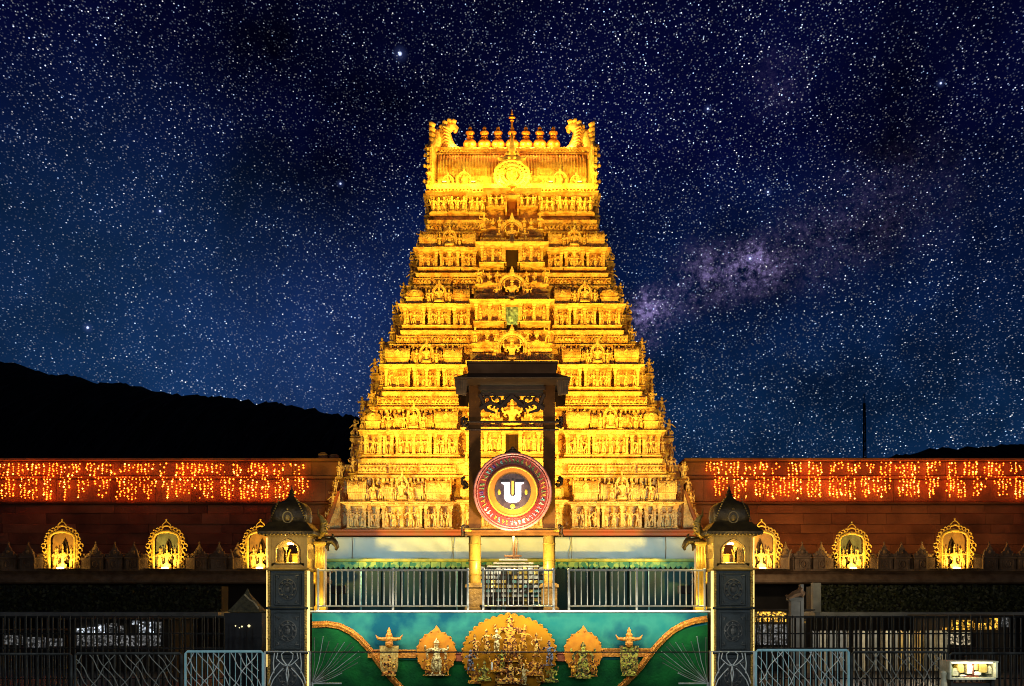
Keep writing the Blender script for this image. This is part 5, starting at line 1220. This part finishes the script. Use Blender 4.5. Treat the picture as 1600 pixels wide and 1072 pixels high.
for k in range(46):                                      # raised painted marks of the ring, too worn to read
    a = 2*math.pi*k/46+.03; q = MB(); sD = DE/F; c_ = Vector((PX(ECX, DE), DE-.055, PZ(ECY, DE)))
    u = Vector((math.cos(a), 0, math.sin(a))); v = Vector((-math.sin(a), 0, math.cos(a))); pts = []
    for j in range(4): pts.append(c_+u*(48.5+rnd.uniform(-4, 4))*sD+v*rnd.uniform(-2.6, 2.6)*sD)
    q.tube(pts, .011, 4); q.tube([c_+u*45*sD-v*1.5*sD, c_+u*52*sD+v*rnd.uniform(-1, 1)*sD], .010, 4)
    lowr = math.sin(a) < -.1; m_ = rnd.choice([CHR[0], CHR[1], CHR[3], CHR[5], CHR[1]]) if lowr else rnd.choice([CHR[2], CHR[2], CHR[4] if math.cos(a) < 0 else CHR[2], CHR[3], CHR[5]])
    obj('ring_mark', q, m_, em)
UW = mat('u_glow', (.9, .9, 1), rough=.4, emis=(.93, .93, 1.0), estr=1.6)
q = MB(); sD = DE/F; ux = lambda x: PX(ECX, DE)+x*sD; uz = lambda y: PZ(ECY, DE)+y*sD
pl = [(-17.5, 14), (-4.4, 14), (-4.4, -3)] + [(4.4*-math.cos(a), -3-5*math.sin(a)) for a in (.5, 1.2, 1.9, 2.6)] + [(4.4, -3), (4.4, 14), (17.5, 14), (17.5, 12.6), (13.2, 10), (13.2, -8), (12, -13), (9, -16), (5, -17.5), (-5, -17.5), (-9, -16), (-12, -13), (-13.2, -8), (-13.2, 10), (-17.5, 12.6)]
q.prism([(ux(x), uz(y)) for x, y in reversed(pl)], DE-.17, DE-.13); obj('u_mark', q, UW, em)
q = MB(); q.prism([(ux(x), uz(y)) for x, y in reversed([(-1.6, 16), (1.6, 16), (1.6, -4), (0, -6.5), (-1.6, -4)])], DE-.165, DE-.13); obj('centre_stroke', q, mat('stroke_glow', (.9, .6, .1), emis=(1, .62, .06), estr=1.0), em)
q = MB(); q.ball((ux(0), DE-.14, uz(-23)), 4*sD, 9, 6, (1, .5, 1)); q.ball((ux(-21), DE-.12, uz(-1)), 3.6*sD, 8, 5, (.7, .5, 1.3)); q.ball((ux(21), DE-.12, uz(-1)), 3.6*sD, 8, 5, (.7, .5, 1.3)); obj('gold_drop', q, YEL, em)
q = MB(); q.ball((ux(0), DE-.02, uz(62)), 6*sD, 9, 6, (1.4, .6, 1)); q.ball((ux(0), DE-.02, uz(68)), 3*sD, 9, 6); q.ball((ux(-9), DE-.02, uz(60)), 4*sD, 7, 5); q.ball((ux(9), DE-.02, uz(60)), 4*sD, 7, 5); obj('crest', q, FRAMED, em)
q = MB(); q.tube([(ux(-64), DE+.1, uz(-60)), (ux(64), DE+.1, uz(-60))], .03, 6); obj('mounting_bar', q, FRAME, em)
for x in (742, 858): point('pole_lamp', (X(x)+(.18 if x < 800 else -.18), DF-.85, Z(868)), 75, (1.0, .74, .10), .06)
point('emblem_lamp', (X(801), DF-1.3, Z(845)), 150, (1.0, .80, .62), .06)
for (x) in (742, 858):
    q = MB(); xx = X(x)+(.18 if x < 800 else -.18); q.lathe(xx, DF-.42, [(.05, Z(955)), (.05, Z(950)), (.07, Z(948)), (.07, Z(945)), (.02, Z(944.5))], 10); o = obj('pole_floodlight', q, [IRON]); tag(o, 'small black uplight at the foot of the %s gilded pole' % ('left' if x < 800 else 'right'), 'light', 'uplights at the gilded poles')
# floodlight fixtures behind the railing
for k, (x, y, z) in enumerate(FLOODS):
    t = thing('floodlight', (x, y, PZ(957, DP)), 'squat black floodlight standing on the platform %s of the entrance, aimed at the tower' % ('left' if x < 0 else 'right'), 'floodlight', 'floodlights on the platform')
    q = MB(); q.lathe(x, y, [(.14, PZ(957, DP)), (.14, PZ(957, DP)+.04), (.03, PZ(957, DP)+.06), (.03, 2.45)], 10); obj('stand', q, IRON, t)
    q = MB(); q.stack(x-.22, x+.22, y-.12, y+.10, [(0, 2.45), (.02, 2.47), (.02, 2.70), (0, 2.72)]); obj('housing', q, IRON, t)
    q = MB(); q.bb(x-.2, x+.2, y+.12, y+.13, 2.5, 2.69); obj('lens', q, LAMPY, t)

THIN = mat('thin_steel', (.92, .95, .92), (.7, .75, .75), rough=.4, metal=.2, scale=8)
# ------------------------------------------------------------------ crowd barriers in the foreground
def barricade(x0, x1, ytop, label, m_, D=16.0, fill='diag', step=8.5, rr=.016):
    t = thing('crowd_barrier', P((x0+x1)/2, 1150, D), label, 'barrier', 'steel crowd barriers in the foreground'); zt = PZ(ytop, D); zb_ = .12
    t.location.z = 0; WL[t.name] = Vector((PX((x0+x1)/2, D), D, 0))
    q = MB(); q.tube([(PX(x0, D), D, zb_), (PX(x0, D), D, zt-.03), (PX(x0, D)+.03, D, zt), (PX(x1, D)-.03, D, zt), (PX(x1, D), D, zt-.03), (PX(x1, D), D, zb_)], rr*1.3, 8); q.tube([(PX(x0, D), D, .22), (PX(x1, D), D, .22)], rr, 6); obj('outer_frame', q, m_, t)
    for x in (x0, x1):
        q = MB(); q.tube([(PX(x, D), D-.3, .03), (PX(x, D), D-.1, .13), (PX(x, D), D+.1, .13), (PX(x, D), D+.3, .03)], .018, 6); obj('foot', q, m_, t)
    n_ = max(2, int((x1-x0)/step)); me = bar_mesh(.006 if step < 12 else .006, zt-.22, m_)
    for k in range(1, n_): inst('bar', me, t, (PX(x0+(x1-x0)*k/n_, D), D, .22))
    w = PX(x1, D)-PX(x0, D)
    if fill == 'diag':
        x = x0-40
        kk = 0
        while x < x1-6:
            pts = []; ph = rnd.uniform(0, 6); dr = 1 if kk % 4 else -1
            for j in range(15):
                yy = ytop+2+j*7; xx = x+(yy-ytop)*.72*1.0+2.2*math.sin(j*1.1+ph)
                if dr < 0: xx = x1+x0-xx
                if x0+1 < xx < x1-1: pts.append((PX(xx, D), D-.02, PZ(yy, D)))
            if len(pts) > 2:
                q = MB(); q.tube(pts, .0075, 5); obj('wire', q, THIN if m_ is BLUEP else SLAB, t)
            x += 12; kk += 1
    return t
barricade(290, 411, 1018, 'pale blue crowd barrier with wavy wires left of the left lamp pillar', BLUEP)
barricade(1181, 1326, 1016, 'pale blue crowd barrier with wavy wires right of the right lamp pillar', BLUEP)
barricade(118, 284, 1021, 'dull grey crowd barrier with wavy wires at the left, beside the pale blue one', GREYI)
barricade(1331, 1480, 1019, 'dull grey crowd barrier with wavy wires at the right, beside the pale blue one', GREYI)
barricade(-60, 112, 1022, 'dark grey crowd barrier at the far left edge', GREYI, fill='none')
barricade(1484, 1660, 1021, 'dark grey crowd barrier at the far right edge, behind the lit display case', GREYI, fill='none', D=16.2)
THIN_ = 0; _x = mat('thin_steel', (.92, .95, .92), (.7, .75, .75), rough=.4, metal=.3, scale=8)
def heart_barrier(x0, x1, label):
    D = 16.0; t = thing('crowd_barrier', (PX((x0+x1)/2, D), D, 0), label, 'barrier', 'steel crowd barriers in the foreground'); zt = PZ(1018, D)
    q = MB(); q.tube([(PX(x0, D), D, .1), (PX(x0, D), D, zt), (PX(x1, D), D, zt), (PX(x1, D), D, .1)], .014, 8); obj('outer_frame', q, THIN, t)
    c = (x0+x1)/2
    for sg in (-1, 1):
        for pts in ([(4, 1018), (9, 1022), (8, 1030), (3, 1037), (0, 1040)], [(15, 1020), (17, 1029), (12, 1034), (6, 1039), (0, 1040)], [(12, 1036), (20, 1046), (26, 1058), (29, 1068)], [(6, 1044), (14, 1052), (22, 1062), (26, 1072)], [(20, 1020), (22, 1036), (21, 1052)], [(0, 1040), (2, 1052), (0, 1066), (0, 1080)]):
            q = MB(); q.tube([P(c+sg*a, b, D) for a, b in pts], .0085, 6); obj('wire', q, THIN, t)
heart_barrier(414, 484, 'thin steel barrier with heart-shaped wires before the left lamp pillar'); heart_barrier(1110, 1178, 'thin steel barrier with heart-shaped wires before the right lamp pillar')
def fan(px_, sg, label):
    D = 17.6; t = thing('fan_grille', (PX(px_, D), D, 0), label, 'grille', 'fan grilles before the mural')
    tips = [(3, 997), (17, 995), (26, 1003), (40, 1006), (50, 1004), (60, 1005), (64, 1011), (72, 1018), (74, 1026), (70, 1036), (46, 1052), (30, 1060)]
    for k, (dx, y) in enumerate(tips):
        q = MB(); mid_ = (px_+sg*dx*.5+sg*2, (1066+y)/2+3); q.tube([P(px_, 1068, D), P(mid_[0], mid_[1], D), P(px_+sg*dx, y, D)], .0060, 6); q.ball(P(px_+sg*dx, y, D), .011, 6, 4); obj('spoke', q, THIN if k % 3 == 1 else SLAB, t)
    q = MB(); q.tube([P(px_, 1145, D), P(px_, 1066, D)], .02, 7); q.tube([P(px_-sg*2, 1068, D), P(px_+sg*46, 1068, D)], .014, 6); obj('stem', q, THIN, t)
fan(488, 1, 'fan of thin steel spokes over the left end of the mural'); fan(1106, -1, 'fan of thin steel spokes over the right end of the mural')
q = MB(); q.tube([P(485, 1019, 17.2), P(1110, 1019, 17.2)], .011, 6)
t = thing('chain_rail', (PX(797, 17.2), 17.2, 0), 'single thin rail running across in front of the mural', 'rail'); obj('rail', q, GREYI, t)
for x in (485, 1110): q = MB(); q.tube([(PX(x, 17.2), 17.2, 0), P(x, 1017, 17.2)], .02, 7); obj('post', q, GREYI, t)

# display case at lower right
D = 14.6; s = D/F; X = lambda x: PX(x, D); Z = lambda y: PZ(y, D)
dc = thing('display_case', (X(1521), D, 0), 'low lit display case with pale frame and cream and yellow contents at the lower right', 'display case')
q = MB()
for (a, b, c, d) in ((1484, 1560, 1033, 1035.5), (1484, 1556, 1059, 1062)): q.bb(X(a), X(b), D, D+.35, Z(d), Z(c))
q.bb(X(1484), X(1487), D+.002, D+.35, Z(1059), Z(1035.5)); q.bb(X(1556), X(1559), D+.002, D+.35, Z(1059), Z(1035.5)); obj('frame', q, mat('case_frame', (.7, .7, .58), (.4, .4, .3), rough=.4, scale=12), dc)
q = MB(); q.bb(X(1487), X(1556), D+.28, D+.34, Z(1059), Z(1035.5)); obj('back_board', q, mat('case_back', (.20, .22, .13), (.10, .11, .07), rough=.6, scale=10), dc)
q = MB()
for x in (1488, 1552): q.bb(X(x), X(x+4), D+.05, D+.30, 0, Z(1062)-.003)
q.bb(X(1492), X(1552), D+.1, D+.25, 0, Z(1068)); obj('leg', q, IRON, dc)
CC = [mat('item_cream', (.75, .72, .50), rough=.5, scale=20), mat('item_yellow', (.75, .55, .15), (.5, .35, .08), rough=.5, scale=20), mat('item_white', (.85, .83, .72), rough=.5), mat('item_brown', (.16, .04, .02), rough=.5), mat('item_green', (.40, .48, .25), rough=.5, scale=16)]
for (x, y, w, h_, m_) in ((1490, 1056, 5, 17, 4), (1497, 1057, 9, 12, 0), (1505, 1052, 10, 14, 1), (1519, 1054, 8, 18, 2), (1529, 1048, 5, 12, 1), (1524.5, 1056, 2.2, 20, 3), (1532, 1056, 10, 6, 2), (1540, 1052, 12, 16, 1), (1551, 1054, 5, 13, 0), (1509, 1058, 10, 3, 2), (1522, 1059, 24, 3, 3)):
    q = MB(); q.stack(X(x-w/2), X(x+w/2), D+.08, D+.22, [(-.012, Z(y)), (.0, Z(y-1)), (.0, Z(y-h_*.7)), (-.015, Z(y-h_))]); obj('item', q, CC[m_], dc)
q = MB(); q.bb(X(1490), X(1553), D+.04, D+.07, Z(1036.6), Z(1035.6)); obj('tube_lamp', q, LAMPG, dc)
point('case_lamp', (X(1521), D+.04, Z(1040)), 3.0, (1.0, .92, .68), .05); point('case_lamp', (X(1521), D-.3, Z(1040)), 4.0, (1.0, .92, .68), .05)
q = MB(); q.lathe(X(1479), D+.1, [(.05, 0), (.05, Z(1070)), (.035, Z(1060)), (.045, Z(1052)), (.02, Z(1049))], 12); o = obj('bollard', q, CREAM); tag(o, 'stubby cream bollard at the left end of the lit display case', 'bollard')

# dim glow of the string lights themselves on the wall is cast by the bulbs; wall washers behind the parapet on the right
for x, w_ in ((1180, 150), (1300, 170), (1420, 130), (1560, 95), (60, 8), (200, 10)):
    point('wall_washer', P(x, 878, 48.5), w_, (1.0, .48, .10), .2)
point('unseen_fill_light', (PX(1190, 40), 40.5, 4.3), 170, (1.0, .80, .50), .1)  # unseen light added to lift the right cornice and merlons
point('unseen_fill_light', (PX(1300, 36), 35.5, 3.6), 35, (1.0, .75, .35), .1)  # small unseen warm light added so the right hedge shows
